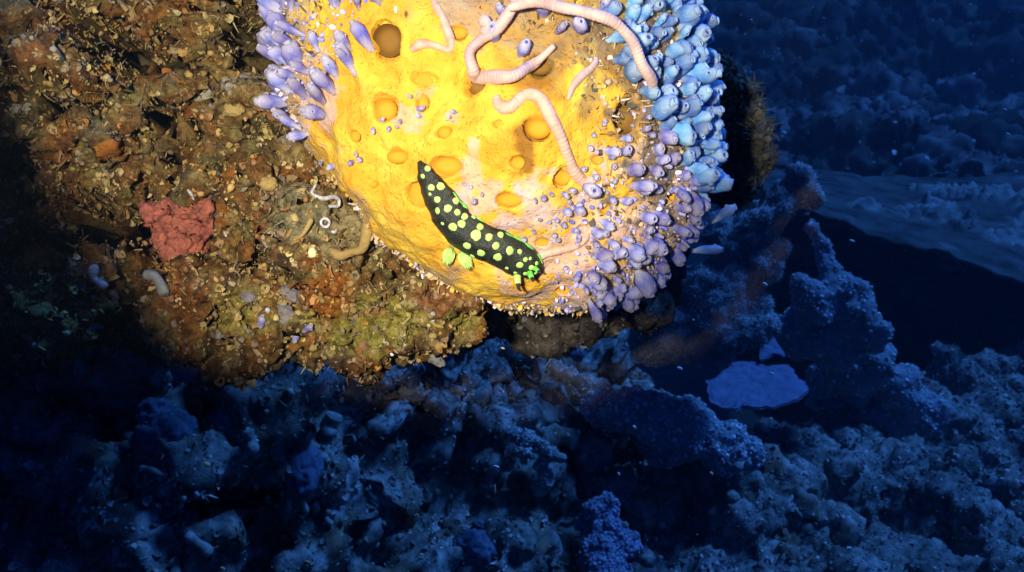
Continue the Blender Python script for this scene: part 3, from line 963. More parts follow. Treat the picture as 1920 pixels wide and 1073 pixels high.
worm([(1064, 186), (1072, 162), (1090, 143), (1112, 126), (1120, 108)], 10, M['worm_pale'], 'short pale pink sea cucumber stub below the arching one')
worm([(1004, 492), (1020, 478), (1050, 470), (1078, 462), (1096, 447), (1098, 432), (1078, 432)], 11, M['worm'], 'pink sea cucumber curled in front of the head of the sea slug')
worm([(905, 38, .004), (915, 55, .006), (912, 75, .006)], 13, M['worm_pale'], 'plump whitish stub between the two pale sea cucumbers at the upper edge', taper=.8)
worm([(590, 348), (592, 366), (604, 376), (622, 371), (634, 376), (634, 388), (616, 390), (600, 399)], 4.6, M['white'], 'white crinkled worm tube on brown rock beside the sponge', [BV_OUT], name='worm_tube', cat='worm tube', lift=0.003)
worm([(592, 408), (580, 424), (566, 440), (548, 449)], 5.5, M['tan'], 'straight tan worm tube just below the white crinkled one', [BV_OUT], name='worm_tube', cat='worm tube', lift=0.003)

# ================================================================== THE SEA SLUG
slug = bpy.data.objects.new('sea_slug', None)
COL.objects.link(slug)
slug['label'] = 'black sea slug with bright green spots crawling on the yellow sponge'
slug['category'] = 'sea slug'
S_ = 0.385 / FPX
spine = [(787, 304), (800, 326), (816, 352), (832, 380), (849, 406), (872, 429), (903, 446), (936, 461), (966, 478), (988, 495), (1005, 507)]
halfw = [3, 20, 29, 34, 39, 41, 39, 39, 38, 34, 20]
zh = [3, 14, 21, 26, 30, 33, 33, 32, 29, 24, 14]
NS, RG = 66, 28
sp2 = spline([(*p, 0) for p in spine], NS)
hw = np.interp(np.linspace(0, 10, NS), range(11), halfw)
zz = np.interp(np.linspace(0, 10, NS), range(11), zh)
ker = np.array([1, 2, 3, 2, 1]) / 9
hw = np.convolve(np.pad(hw, 2, 'edge'), ker, 'valid'); zz = np.convolve(np.pad(zz, 2, 'edge'), ker, 'valid')
base, nrm = [], []
for p in sp2:
    h, n = cast(p[0], p[1], [BV_SP])
    base.append(np.array(h)); nrm.append(np.array(n))
base, nrm = np.array(base), np.array(nrm)
ker = np.ones(13) / 13
for k in range(3):
    base[:, k] = np.convolve(np.pad(base[:, k], 6, 'reflect', reflect_type='odd'), ker, 'valid')
    nrm[:, k] = np.convolve(np.pad(nrm[:, k], 6, 'edge'), ker, 'valid')
nrm /= np.linalg.norm(nrm, axis=1)[:, None]
T = np.gradient(base, axis=0); T /= np.linalg.norm(T, axis=1)[:, None]
B = np.cross(nrm, T); B /= np.linalg.norm(B, axis=1)[:, None]
vv = []
for i in range(NS):
    for k in range(RG):
        a = 2 * math.pi * k / RG
        ca, sa = math.cos(a), math.sin(a)
        # flat sole, arched back, a little shoulder at the margin
        hgt = (max(sa, 0) ** 0.8) * zz[i] * 1.15 - (1.5 if sa < 0 else 0)
        wid = ca * hw[i] * (1.0 if sa >= -0.01 else 0.92)
        vv.append(base[i] + B[i] * wid * S_ + nrm[i] * (hgt + 1.5) * S_)
vv = np.array(vv)
ff = [(i * RG + k, (i + 1) * RG + k, (i + 1) * RG + (k + 1) % RG, i * RG + (k + 1) % RG) for i in range(NS - 1) for k in range(RG)]
ff += [tuple(range(RG)), tuple(range(NS * RG - 1, (NS - 1) * RG - 1, -1))]
fa = np.array([q for q in ff if len(q) == 4])
vv = vv + vnormals(vv, fa) * (0.0007 * fbm(vv, 0.006, 2, 620))[:, None]
link('body', build_mesh('slug_body', vv, ff, M['slug']), slug)
BV_SL = BVHTree.FromPolygons([tuple(x) for x in vv], ff)
# green spots: low domes with an uneven outline
def dome(seed):
    r_ = np.random.default_rng(seed)
    w = 1 + 0.05 * r_.normal(size=14)
    pv = [(0, 0, 0.42)]
    for i, (rr_, z) in enumerate([(0.4, 0.40), (0.75, 0.30), (0.95, 0.12), (1.0, -0.25)]):
        for k in range(14):
            a = 2 * math.pi * k / 14
            pv.append((rr_ * w[k] * math.cos(a), rr_ * w[k] * math.sin(a), z))
    pf = [(0, 1 + k, 1 + (k + 1) % 14) for k in range(14)]
    for i in range(3):
        for k in range(14):
            a, b = 1 + i * 14 + k, 1 + i * 14 + (k + 1) % 14
            pf.append((a, a + 14, b + 14, b))
    return build_mesh('spot', np.array(pv), pf, M['slug_green'])
domes = [dome(k) for k in range(5)]
def frame(n, tilt_dir=None):
    n = Vector(n).normalized()
    t = Vector(tilt_dir) if tilt_dir is not None else Vector((random.uniform(-1, 1), random.uniform(-1, 1), random.uniform(-1, 1)))
    e1 = (t - n * t.dot(n)).normalized()
    e2 = n.cross(e1)
    return Matrix((e1, e2, n)).transposed()
SPOTS = [(207, 187, 18), (176, 237, 14), (229, 308, 20), (290, 300, 23), (320, 259, 16), (346, 293, 16), (380, 300, 12), (268, 383, 20), (334, 440, 23), (385, 391, 21),
         (394, 463, 19), (268, 455, 20), (440, 490, 21), (497, 493, 14), (422, 535, 22), (366, 558, 26), (538, 553, 21), (512, 607, 29), (593, 620, 23), (667, 604, 19), (455, 675, 25),
         (637, 675, 22), (543, 720, 25), (648, 748, 26), (725, 705, 25), (787, 711, 15), (787, 797, 20), (823, 762, 15), (853, 755, 11), (860, 812, 17), (893, 785, 13), (822, 850, 14),
         (758, 845, 12), (705, 815, 10), (585, 525, 12), (425, 380, 14), (300, 535, 10), (222, 350, 10), (488, 740, 17), (438, 420, 12), (885, 848, 12)]
for i, (zx, zy, zr) in enumerate(SPOTS):
    x, y, r_ = 740 + zx * 0.2982, 260 + zy * 0.2982, zr * 0.2982 * 1.12
    h, n = cast(x, y, [BV_SL])
    if h is None:
        continue
    m = frame(n).to_4x4() @ Matrix.Diagonal((r_ * S_ * random.uniform(.95, 1.1), r_ * S_ * random.uniform(.95, 1.15), r_ * S_ * 0.6, 1))
    m.translation = h
    link('spot', domes[i % 5], slug, mw=m)
# green margin of the foot, broken into the pieces that show
def margin(i0, i1, side, rpx):
    P = np.array([base[i] + B[i] * side * hw[i] * S_ * 0.99 + nrm[i] * 4.0 * S_ for i in range(i0, i1)])
    n = len(P)
    rr_ = rpx * S_ * (0.75 + 0.25 * np.sin(np.arange(n) * 1.3)) * np.minimum(1, 0.3 + np.minimum(np.arange(n), np.arange(n)[::-1]) * 0.4)
    a, b = tube(P, rr_, 8)
    link('foot_margin', build_mesh('foot_margin', a, b, M['slug_rim']), slug)
sgn = 1 if (base[40] + B[40] * 0.01) @ UP > base[40] @ UP else -1
for (i0, i1, s) in [(18, 27, 1), (33, 38, 1), (43, 58, 1), (4, 9, -1), (13, 17, -1), (58, 65, 1), (50, 63, -1)]:
    margin(i0, i1, s * sgn, 3.2)
# two gill plumes: fans of feathery branches on short stalks at the flank
def plume(x0, y0, dx, dy, wpx, lpx):
    h, n = cast(x0, y0, [BV_SL, BV_SP])
    h = np.array(h) + TOW * 0.0015
    ax = dx * RIGHT - dy * UP
    ax /= np.linalg.norm(ax)
    sd_ = np.cross(ax, TOW)
    V, F, k0 = [], [], 0
    r_ = np.random.default_rng(int(x0))
    for layer in range(3):
        for j in range(11):
            u = (j - 5) / 5
            L_ = lpx * S_ * (1 - 0.32 * u * u) * (1 - 0.1 * layer) * r_.uniform(.9, 1.06)
            bulge = (0.0034 - 0.0013 * layer) * (1 - 0.75 * u * u)
            P = []
            for t in np.linspace(0, 1, 7):
                sp_ = u * wpx * S_ * (0.25 + 0.75 * math.sin(t * 1.7))
                P.append(h + ax * L_ * t + sd_ * sp_ + TOW * bulge * math.sin(math.pi * (0.12 + 0.83 * t)) + sd_ * 0.0003 * math.sin(9 * t + j))
            rr_ = np.array([1.4, 1.7, 1.8, 1.8, 1.7, 1.5, 0.6]) * S_
            a, b = tube(P, rr_, 6)
            V.append(a); F += [tuple(q + k0 for q in p) for p in b]; k0 += len(a)
    core_v, core_f = ico(2)
    core = h + (core_v[:, :1] * wpx * 0.62 * S_) * sd_ + (0.45 + core_v[:, 1:2] * 0.42) * lpx * S_ * ax + core_v[:, 2:3] * 0.0012 * TOW
    g = link('gill_plume', build_mesh('gill_plume', np.concatenate(V), F, M['slug_green']), slug)
    link('gill_stalk', build_mesh('gill_stalk', core, core_f, M['slug']), g)
plume(846, 464, -0.28, 1.0, 11.5, 40)
plume(864, 472, 0.55, 1.0, 12, 42)
# rhinophores and mouth tentacles
def horn(p0, p1, r0, gm, name):
    h0, n = cast(p0[0], p0[1], [BV_SL, BV_SP])
    h0 = np.array(h0)
    h1 = W(p1[0], p1[1], float(h0 @ FWD) - 0.004)
    P = [h0 + (h1 - h0) * t + np.array(n) * 0.002 * math.sin(math.pi * t) for t in np.linspace(-0.1, 1, 9)]
    rr_ = np.linspace(r0, r0 * 0.28, 9) * S_
    a, b = tube(P, rr_, 10, 0.12, 5)
    o = link(name, build_mesh(name, a, b, M['slug']), slug)
    a, b = tube(P[:4], rr_[:4] * 1.4, 10)
    link('sheath', build_mesh('sheath', a, b, M[gm]), o)
horn((970, 518), (977, 545), 6, 'slug_green', 'rhinophore')
horn((993, 512), (1001, 527), 5, 'slug_rim', 'rhinophore')
horn((1003, 503), (1013, 512), 4, 'slug_rim', 'mouth_tentacle')

# ================================================================== SEA SQUIRTS
def squirt_mesh(m, seed, slim=1.0):
    """a club: narrow foot, swollen translucent body, shoulders with two siphon mouths; unit = body width"""
    r_ = np.random.default_rng(seed)
    prof = [(0.22, -0.12), (0.27, 0.1), (0.36, 0.3), (0.46, 0.55), (0.53, 0.85), (0.54, 1.15), (0.50, 1.38), (0.44, 1.54), (0.35, 1.66), (0.25, 1.68), (0.18, 1.56), (0.10, 1.40)]
    ring = 12
    pv = []
    bend = r_.uniform(-0.25, 0.25)
    for (rr_, z) in prof:
        for k in range(ring):
            a = 2 * math.pi * k / ring
            w = 1 + 0.07 * math.sin(2 * a + seed) + 0.05 * math.sin(3 * a + z * 4 + seed)
            pv.append((rr_ * slim * w * math.cos(a) + bend * (z / 1.8) ** 2, rr_ * slim * 0.86 * w * math.sin(a), z))
    pf = []
    for i in range(len(prof) - 1):
        for k in range(ring):
            a, b = i * ring + k, i * ring + (k + 1) % ring
            pf.append((a, b, b + ring, a + ring))
    pf.append(tuple(range(ring - 1, -1, -1))); pf.append(tuple(range((len(prof) - 1) * ring, len(prof) * ring)))
    pv = np.array(pv)
    pv += (pv - [[0, 0, 0.9]]) * (0.22 * fbm(pv + seed * 3.1, 0.9, 3, 640 + seed))[:, None]
    return build_mesh('sea_squirt', pv, pf, m), bend
def siphon_mesh(m):
    """a short flared spout with a hollow mouth"""
    prof = [(0.20, -0.10), (0.17, 0.04), (0.19, 0.14), (0.17, 0.17), (0.12, 0.12), (0.09, 0.0)]
    ring = 10
    pv = [(rr_ * math.cos(2 * math.pi * k / ring), rr_ * math.sin(2 * math.pi * k / ring), z) for (rr_, z) in prof for k in range(ring)]
    pf = [(i * ring + k, i * ring + (k + 1) % ring, (i + 1) * ring + (k + 1) % ring, (i + 1) * ring + k) for i in range(len(prof) - 1) for k in range(ring)]
    pf.append(tuple(range((len(prof) - 1) * ring, len(prof) * ring)))
    return build_mesh('siphon', np.array(pv), pf, m)
SQ = {k: [squirt_mesh(M['squirt_' + k], s, sl) for s, sl in ((1, 1.0), (2, 0.8), (3, 1.1), (4, 0.95), (5, 0.88), (6, 1.15), (7, 0.74))] for k in ('blue', 'lilac')}
SIPH = {k: siphon_mesh(M['squirt_' + k]) for k in ('blue', 'lilac')}
def mouth_mesh(m):
    return build_mesh('mouth', np.array([(0.10 * math.cos(2 * math.pi * k / 10), 0.10 * math.sin(2 * math.pi * k / 10), 0.07) for k in range(10)]), [tuple(range(10))], m)
MOUTH = mouth_mesh(M['siphon_dark'])

def squirt(h, n, wpx, kind, label, group, parts=True, length=1.0, lean=0.35, d=None):
    s = wpx * float(Vector(h).dot(Vector(FWD))) / FPX
    me_, bend = random.choice(SQ[kind])
    nn = Vector(n).normalized() + Vector((random.gauss(0, 1), random.gauss(0, 1), random.gauss(0, 1))) * lean * 0.6
    m = frame(nn).to_4x4() @ Matrix.Diagonal((s * random.uniform(.85, 1.1), s * random.uniform(.8, 1.1), s * length, 1))
    m.translation = Vector(h) - nn.normalized() * s * 0.05
    o = link(kind + '_sea_squirt', me_, label=label, cat='sea squirt', group=group, mw=m)
    if parts:
        for (x, z, rx, sc_) in ((0.03, 1.63, -0.25, 1.25), (-0.40, 1.30, -1.1, 0.75)):
            lm = Matrix.Translation((x + bend * (z / 1.8) ** 2, 0, z)) @ Matrix.Rotation(rx if x < 0 else 0.3, 4, 'Y') @ Matrix.Diagonal((sc_, sc_, sc_, 1))
            q = link('siphon', SIPH[kind], o)
            q.matrix_local = lm
            link('mouth', MOUTH, q)
    return o

def darts(poly_mask, spacing_px, nmax, seed, facing=(-0.35, 1.0)):
    """well spaced points of the sponge's own surface"""
    r_ = np.random.default_rng(seed)
    view = -sp_v / np.linalg.norm(sp_v, axis=1)[:, None]
    fc = (sp_n_s * view).sum(1)
    idx = np.where(poly_mask & (fc > facing[0]) & (fc < facing[1]))[0]
    r_.shuffle(idx)
    keep, sp_ = [], spacing_px * 0.42 / FPX
    K = np.zeros((0, 3))
    for i in idx[:6000]:
        if len(K) == 0 or ((K - sp_v[i]) ** 2).sum(1).min() > (sp_ * r_.uniform(0.75, 1.3)) ** 2:
            K = np.concatenate([K, sp_v[i:i + 1]]); keep.append(i)
            if len(keep) >= nmax: break
    return keep
# smooth ball normals: squirts stand out from the sponge as a whole
sp_n_s = sp_v - (SC - TOW * 0.01)
sp_n_s /= np.linalg.norm(sp_n_s, axis=1)[:, None]
X, Y = sp_px, sp_py
inside_pit = pitmask > 0.3
# the dense sky-blue cluster on the right shoulder
edge_x = np.interp(Y, [-80, 0, 60, 120, 200, 300, 400, 440], [1100, 1120, 1130, 1150, 1205, 1270, 1318, 1340])
mb = (X > edge_x) & (Y > -90) & (Y < 430) & ~inside_pit
for i in darts(mb, 18.5, 235, 71):
    x, y = sp_px[i], sp_py[i]
    e_ = x - np.interp(y, [-80, 0, 60, 120, 200, 300, 400, 440], [1100, 1120, 1130, 1150, 1205, 1270, 1318, 1340])
    fc = float(sp_n_s[i] @ (-sp_v[i])) / np.linalg.norm(sp_v[i])
    if y < 10: lb = 'sky-blue sea squirt at the top of the cluster, cut by the upper edge'
    elif fc < 0.12: lb = 'sky-blue sea squirt on the outermost rim of the cluster against dark water'
    elif y < 190 and e_ < 60: lb = 'sky-blue sea squirt close beside the arching pale sea cucumber'
    elif y < 120: lb = 'sky-blue sea squirt in the upper part of the cluster, beyond the arching sea cucumber'
    elif y > 320: lb = 'sky-blue sea squirt at the lower end of the cluster, next to the lilac ones'
    elif e_ < 45: lb = 'sky-blue sea squirt on the inner border of the cluster near the dark pore'
    else: lb = 'sky-blue sea squirt in the packed middle of the cluster on the sponge flank'
    squirt(sp_v[i], sp_n_s[i] + 0.3 * RIGHT + 0.25 * UP, random.choice((20, 24, 27, 31, 36)) * random.uniform(.9, 1.1), 'blue', lb,
           'sky-blue sea squirts crowding the right flank of the sponge', lean=0.5, length=random.uniform(0.65, 1.0))
# lilac ones in the lower right quarter
m2 = (X < edge_x) & (X > 1060 + 0.25 * (Y - 400)) & (Y > 180) & (Y < 600) & (X + Y > 1400) & ~inside_pit
for i in darts(m2, 12, 190, 72):
    x, y = sp_px[i], sp_py[i]
    if y > 540: lb = 'lilac sea squirt hanging along the bottom rim of the sponge'
    elif y < 300: lb = 'lilac sea squirt between the pink ribbed sea cucumber and the blue cluster'
    elif x > 1290: lb = 'lilac sea squirt on the outer right rim of the sponge below the blue cluster'
    elif y < 420: lb = 'lilac sea squirt below the end of the long pink sea cucumber'
    elif x < 1150: lb = 'lilac sea squirt near the wide pore right of the slug'
    else: lb = 'lilac sea squirt crowded on the lower right bulge of the sponge'
    squirt(sp_v[i], sp_n_s[i] + 0.2 * RIGHT, random.choice((11, 14, 18, 22, 27)) * random.uniform(.9, 1.1), 'lilac', lb, 'lilac sea squirts on the lower right of the sponge', length=random.uniform(0.7, 1.1))
# lilac-blue bunch on the upper left
m3 = (X < 770 - 0.75 * Y) & (Y > -60) & (Y < 290) & ~inside_pit
for i in darts(m3, 20, 58, 73, (0.05, 1.0)):
    x, y = sp_px[i], sp_py[i]
    if y < 15: lb = 'lilac-blue sea squirt of the upper left bunch, cut by the upper edge'
    elif x < 570: lb = 'lilac-blue sea squirt on the outer left rim of the sponge beside the dark gap'
    elif x > 650: lb = 'lilac-blue sea squirt close to the largest pore at the upper left'
    elif y > 140: lb = 'lilac-blue sea squirt in the lower half of the upper left bunch'
    else: lb = 'lilac-blue sea squirt in the middle of the upper left bunch'
    squirt(sp_v[i], sp_n_s[i] + 0.7 * UP - 0.1 * RIGHT, random.choice((20, 25, 30, 35)) * random.uniform(.9, 1.1), 'lilac', lb, 'lilac-blue sea squirts on the upper left of the sponge', lean=0.5, length=random.uniform(0.85, 1.2))
# a few along the top behind the pale worms
m4 = (X > 900) & (X < 1130) & (Y > -60) & (Y < 110) & ~inside_pit
for i in darts(m4, 34, 10, 74):
    squirt(sp_v[i], sp_n_s[i] + 0.15 * UP, random.uniform(20, 28), 'lilac', 'lilac sea squirt behind the pale sea cucumbers at the top of the sponge', 'lilac sea squirts at the top of the sponge')
# tiny ones sprinkled over the pores
TINY = [(770, 180), (782, 205), (790, 220), (716, 230), (730, 240), (745, 240), (752, 225), (700, 240), (668, 288), (662, 302), (676, 298), (604, 300), (627, 312), (855, 213), (845, 222),
        (868, 345), (884, 350), (905, 365), (893, 380), (1005, 372), (1018, 366), (1030, 360), (1010, 412), (1025, 416), (1040, 408), (1000, 430), (1052, 420), (985, 445), (1060, 395), (1075, 386), (1088, 380), (1110, 250), (1128, 235), (1140, 228), (1105, 275), (1120, 285), (1060, 500), (1080, 515), (1095, 530), (1110, 545), (1130, 555), (1070, 540), (1165, 540), (1180, 555), (1050, 450), (1038, 438)]
for (x, y) in TINY:
    h, n = cast(x, y, [BV_SP])
    if h is not None:
        squirt(h, Vector(n) + Vector(RIGHT) * random.uniform(-.4, .4), random.uniform(7, 12), 'lilac', 'tiny lilac sea squirt sprinkled among the pores of the sponge', 'tiny lilac sea squirts among the pores', parts=False, length=0.8)
# single ones that stand apart
def lone(x, y, d, dx, dy, w, kind, label, length=1.2):
    ax = Vector(dx * RIGHT - dy * UP + 0.25 * TOW)
    squirt(W(x, y, d), ax, w, kind, label, None, lean=0.02, length=length)
lone(1292, 92, 0.455, 0.5, -1, 32, 'blue', 'tall sky-blue sea squirt poking up from the upper right of the cluster', 1.35)
lone(1303, 470, 0.46, 1, -0.12, 22, 'blue', 'lone blue sea squirt pointing sideways below the cluster', 1.3)
lone(1335, 415, 0.47, 0.8, -0.5, 26, 'blue', 'blue sea squirt at the lowest tip of the cluster above the lone one', 1.1)
lone(925, 112, 0.395, 0.15, 0.4, 40, 'lilac', 'fat lilac sea squirt held in the loop of the thick pale sea cucumber', 0.6)
lone(622, 165, 0.42, -0.1, -1.0, 34, 'lilac', 'largest upright lilac-blue sea squirt with white base left of the big pore', 1.1)
lone(790, 135, 0.40, -0.3, -0.8, 24, 'lilac', 'lilac sea squirt with whitish base under the hooked pink sea cucumber', 0.9)

# the smallest buds between them, too many and too small to tell apart
def bud_mask(ctr, px_, py_):
    return (((px_ > 1040) & (py_ > 330) & (px_ + py_ > 1450)) * 1.0 + ((px_ > 1180) & (py_ > 150)) * 0.6 + (px_ < 700 - 0.55 * py_) * 1.0)
TPL['bud'] = (ico(2)[0] * (0.6, 0.6, 1.0), ico(2)[1])
a, b, cc = scatter(sp_v, sp_f, 1500, {'bud': 1}, (0.0007, 0.0021), [(0.34, 0.34, 0.86), (0.55, 0.5, 0.85), (0.2, 0.22, 0.78), (0.68, 0.6, 0.82)], 86, bud_mask, facing=-0.3, sink=-0.3)
link('squirt_buds', build_mesh('squirt_buds', a, b, M['chips'], cc), kind='stuff', label='tiny lilac buds filling the gaps between the sea squirts')
# frilly tan growth between the squirts
def edge_mask(ctr, px_, py_):
    return ((px_ > np.interp(py_, [0, 300, 600], [1050, 1120, 1080])) | (px_ < 640 - 0.3 * py_) | ((py_ < 60) & (px_ > 900))).astype(float) + 0.0
a, b, cc = scatter(sp_v, sp_f, 5200, {'twig': 3, 'curl': 3, 'grain': 3, 'flake': 2}, (0.0006, 0.0021), [(0.45, 0.32, 0.16), (0.30, 0.20, 0.10), (0.55, 0.42, 0.30), (0.22, 0.13, 0.06), (0.7, 0.58, 0.48), (0.10, 0.09, 0.07)], 84, edge_mask, facing=-0.4)
link('hydroid_turf', build_mesh('hydroid_turf', a, b, M['chips'], cc), kind='stuff', label='tan frilly growth between the sea squirts on the sponge')
# ragged fringe along the lower rim
def rim_mask(ctr, px_, py_):
    n_ = ctr - SC
    n_ /= np.linalg.norm(n_, axis=1)[:, None]
    v_ = -ctr / np.linalg.norm(ctr, axis=1)[:, None]
    fc = (n_ * v_).sum(1)
    return ((py_ > 330) & (fc < 0.35)).astype(float)
a, b, cc = scatter(sp_v, sp_f, 2600, {'twig': 1, 'grain': 4, 'flake': 2}, (0.0006, 0.0018), [(0.80, 0.50, 0.08), (0.8, 0.6, 0.35), (0.82, 0.62, 0.52), (0.75, 0.66, 0.78)], 85, rim_mask, facing=-0.6)
link('sponge_fringe', build_mesh('sponge_fringe', a, b, M['chips'], cc), kind='stuff', label='ragged yellow and peach fringe along the lower rim of the sponge')

# ================================================================== CORALS AND SPONGES ON THE BLUE SIDE
def blob_thing(name, lst, voxel, layers, seed, m, label, cat, part='body', spikes=None, k=None):
    k = k or K
    voxel *= k
    layers = [(a, b * k, c_ * k) for (a, b, c_) in layers]
    sp_l = [(W(x, y, d * k), rpx * d * k / FPX) for (x, y, d, rpx) in lst]
    v, f = spheres_mesh(sp_l, voxel)
    v = relax(v, f, 3)
    v = crag(v, f, layers, seed)
    root = bpy.data.objects.new(name, None)
    COL.objects.link(root)
    root['label'] = label
    root['category'] = cat
    link(part, build_mesh(name, v, f, m), root)
    add_bvh(v, f)
    if spikes:
        n_, size, kinds, col_ = spikes
        a, b, cc = scatter(v, f, n_, kinds, (size[0] * k, size[1] * k), col_, seed + 9, facing=-0.5, tilt=0.5, sink=0.05)
        link('polyps', build_mesh('polyps', a, b, M['chips'], cc), root, kind='stuff')
    return root
PO = [(0.38, 0.39, 0.42), (0.54, 0.55, 0.58), (0.28, 0.29, 0.32)]
blob_thing('soft_coral', [(1285, 625, .80, 58), (1340, 600, .79, 62), (1388, 612, .79, 46), (1412, 572, .785, 32), (1320, 540, .80, 50), (1372, 530, .79, 48), (1418, 500, .785, 36), (1452, 470, .78, 20),
                          (1380, 470, .79, 42), (1345, 440, .80, 30), (1412, 440, .785, 34), (1442, 412, .78, 30), (1466, 384, .78, 28), (1490, 352, .78, 24), (1514, 345, .775, 19), (1519, 368, .775, 18),
                          (1500, 322, .78, 14), (1512, 322, .775, 14), (1462, 352, .79, 16), (1412, 385, .80, 16), (1395, 410, .80, 22), (1425, 610, .785, 26), (1250, 590, .82, 50), (1230, 640, .84, 50), (1330, 660, .80, 40)],
           0.0035, [('f', 0.03, 0.008), ('w', 0.016, 0.004), ('r', 0.010, 0.0022)], 700, M['fuzzy'], 'fuzzy blue-grey soft coral rising from behind the sponge to a furry tip', 'soft coral', spikes=(16000, (0.0016, 0.0042), {'spike': 1}, PO))
blob_thing('lumpy_coral', [(1514, 402, 1.06, 7), (1524, 424, 1.06, 11), (1535, 448, 1.06, 15), (1546, 475, 1.06, 18), (1556, 505, 1.06, 22), (1572, 548, 1.06, 40), (1530, 565, 1.06, 42), (1600, 590, 1.05, 36), (1630, 622, 1.05, 32),
                           (1560, 630, 1.09, 60), (1505, 625, 1.1, 50), (1640, 690, 1.12, 36), (1680, 725, 1.14, 42), (1720, 770, 1.16, 50), (1600, 700, 1.15, 55), (1650, 780, 1.18, 50), (1560, 720, 1.2, 50), (1655, 620, 1.05, 14), (1500, 540, 1.05, 18), (1610, 552, 1.05, 16)],
           0.0045, [('f', 0.04, 0.010), ('w', 0.024, 0.009), ('w', 0.011, 0.0035), ('r', 0.008, 0.0015)], 720, M['knob'], 'lumpy blue-grey coral column standing before the black hollow', 'coral', spikes=(4500, (0.001, 0.003), {'grain': 3, 'spike': 2}, PO))
blob_thing('algae_clump', [(1385, 175, .62, 24), (1400, 215, .62, 26), (1412, 260, .62, 26), (1425, 295, .62, 22), (1400, 310, .63, 30), (1370, 250, .63, 40), (1375, 350, .66, 40), (1350, 130, .62, 30), (1440, 275, .62, 12), (1405, 175, .62, 12)],
           0.0026, [('f', 0.02, 0.006), ('r', 0.009, 0.003)], 740, mat('dark_algae', (0.06, 0.06, 0.03), (0.03, 0.03, 0.02), 120, rough=0.9, bump=0.8, bscale=400), 'dark olive tuft of algae just behind the blue sea squirts', 'algae', part='clump',
           spikes=(5000, (0.0012, 0.0038), {'curl': 1, 'spike': 2, 'grain': 2}, [(0.07, 0.07, 0.05), (0.04, 0.04, 0.03), (0.10, 0.09, 0.06)]), k=1.0)
blob_thing('knobbly_coral', [(1180, 770, .84, 45), (1230, 790, .83, 52), (1290, 805, .83, 58), (1345, 830, .83, 52), (1372, 815, .85, 30), (1310, 790, .86, 36), (1250, 830, .85, 50), (1390, 850, .85, 30), (1130, 760, .86, 34)],
           0.0033, [('f', 0.04, 0.008), ('w', 0.013, 0.0065), ('w', 0.006, 0.0015)], 760, M['knob'], 'blue coral head covered in small knobs above the dark cave', 'coral', spikes=(2500, (0.0008, 0.0026), {'grain': 1}, PO))
blob_thing('crusty_coral', [(1130, 960, .76, 30), (1140, 1000, .75, 36), (1125, 1040, .74, 38), (1170, 1020, .75, 26), (1140, 1085, .73, 45), (1100, 985, .76, 22)], 0.003, [('f', 0.03, 0.006), ('w', 0.009, 0.005), ('r', 0.008, 0.003)], 770,
           mat('lilac_crust', (0.20, 0.19, 0.29), (0.11, 0.11, 0.17), 90, rough=0.8, bump=0.8, bscale=300), 'pale lilac-blue crusty coral mound at the bottom edge', 'coral', spikes=(2200, (0.0008, 0.0026), {'grain': 2, 'lump': 1}, [(0.26, 0.25, 0.34), (0.18, 0.17, 0.24)]))
blob_thing('ridged_coral', [(960, 815, .74, 16), (985, 822, .735, 16), (1010, 835, .73, 15), (1032, 848, .73, 13), (1050, 858, .73, 10), (1015, 868, .735, 14), (1022, 895, .735, 15), (1012, 915, .74, 15), (985, 850, .75, 16), (1030, 905, .735, 10)], 0.0025,
           [('w', 0.008, 0.004), ('r', 0.006, 0.002)], 780, M['palegrey'], 'pale hooked coral branch standing out on the dark slope', 'coral', spikes=(900, (0.0008, 0.002), {'grain': 1, 'spike': 1}, [(0.3, 0.3, 0.3), (0.45, 0.45, 0.45)]))
blob_thing('ridged_coral', [(1045, 690, .88, 12), (1070, 705, .88, 16), (1100, 722, .87, 20), (1130, 738, .87, 20), (1160, 755, .87, 18), (1030, 672, .89, 9), (1020, 660, .89, 6), (1085, 735, .9, 26)], 0.003,
           [('f', 0.03, 0.006), ('w', 0.01, 0.004), ('r', 0.006, 0.002)], 785, M['palegrey'], 'slanting coral bar in the shade under the sponge', 'coral', spikes=(1200, (0.0008, 0.0024), {'grain': 1, 'spike': 1}, [(0.24, 0.24, 0.24), (0.35, 0.35, 0.35)]))

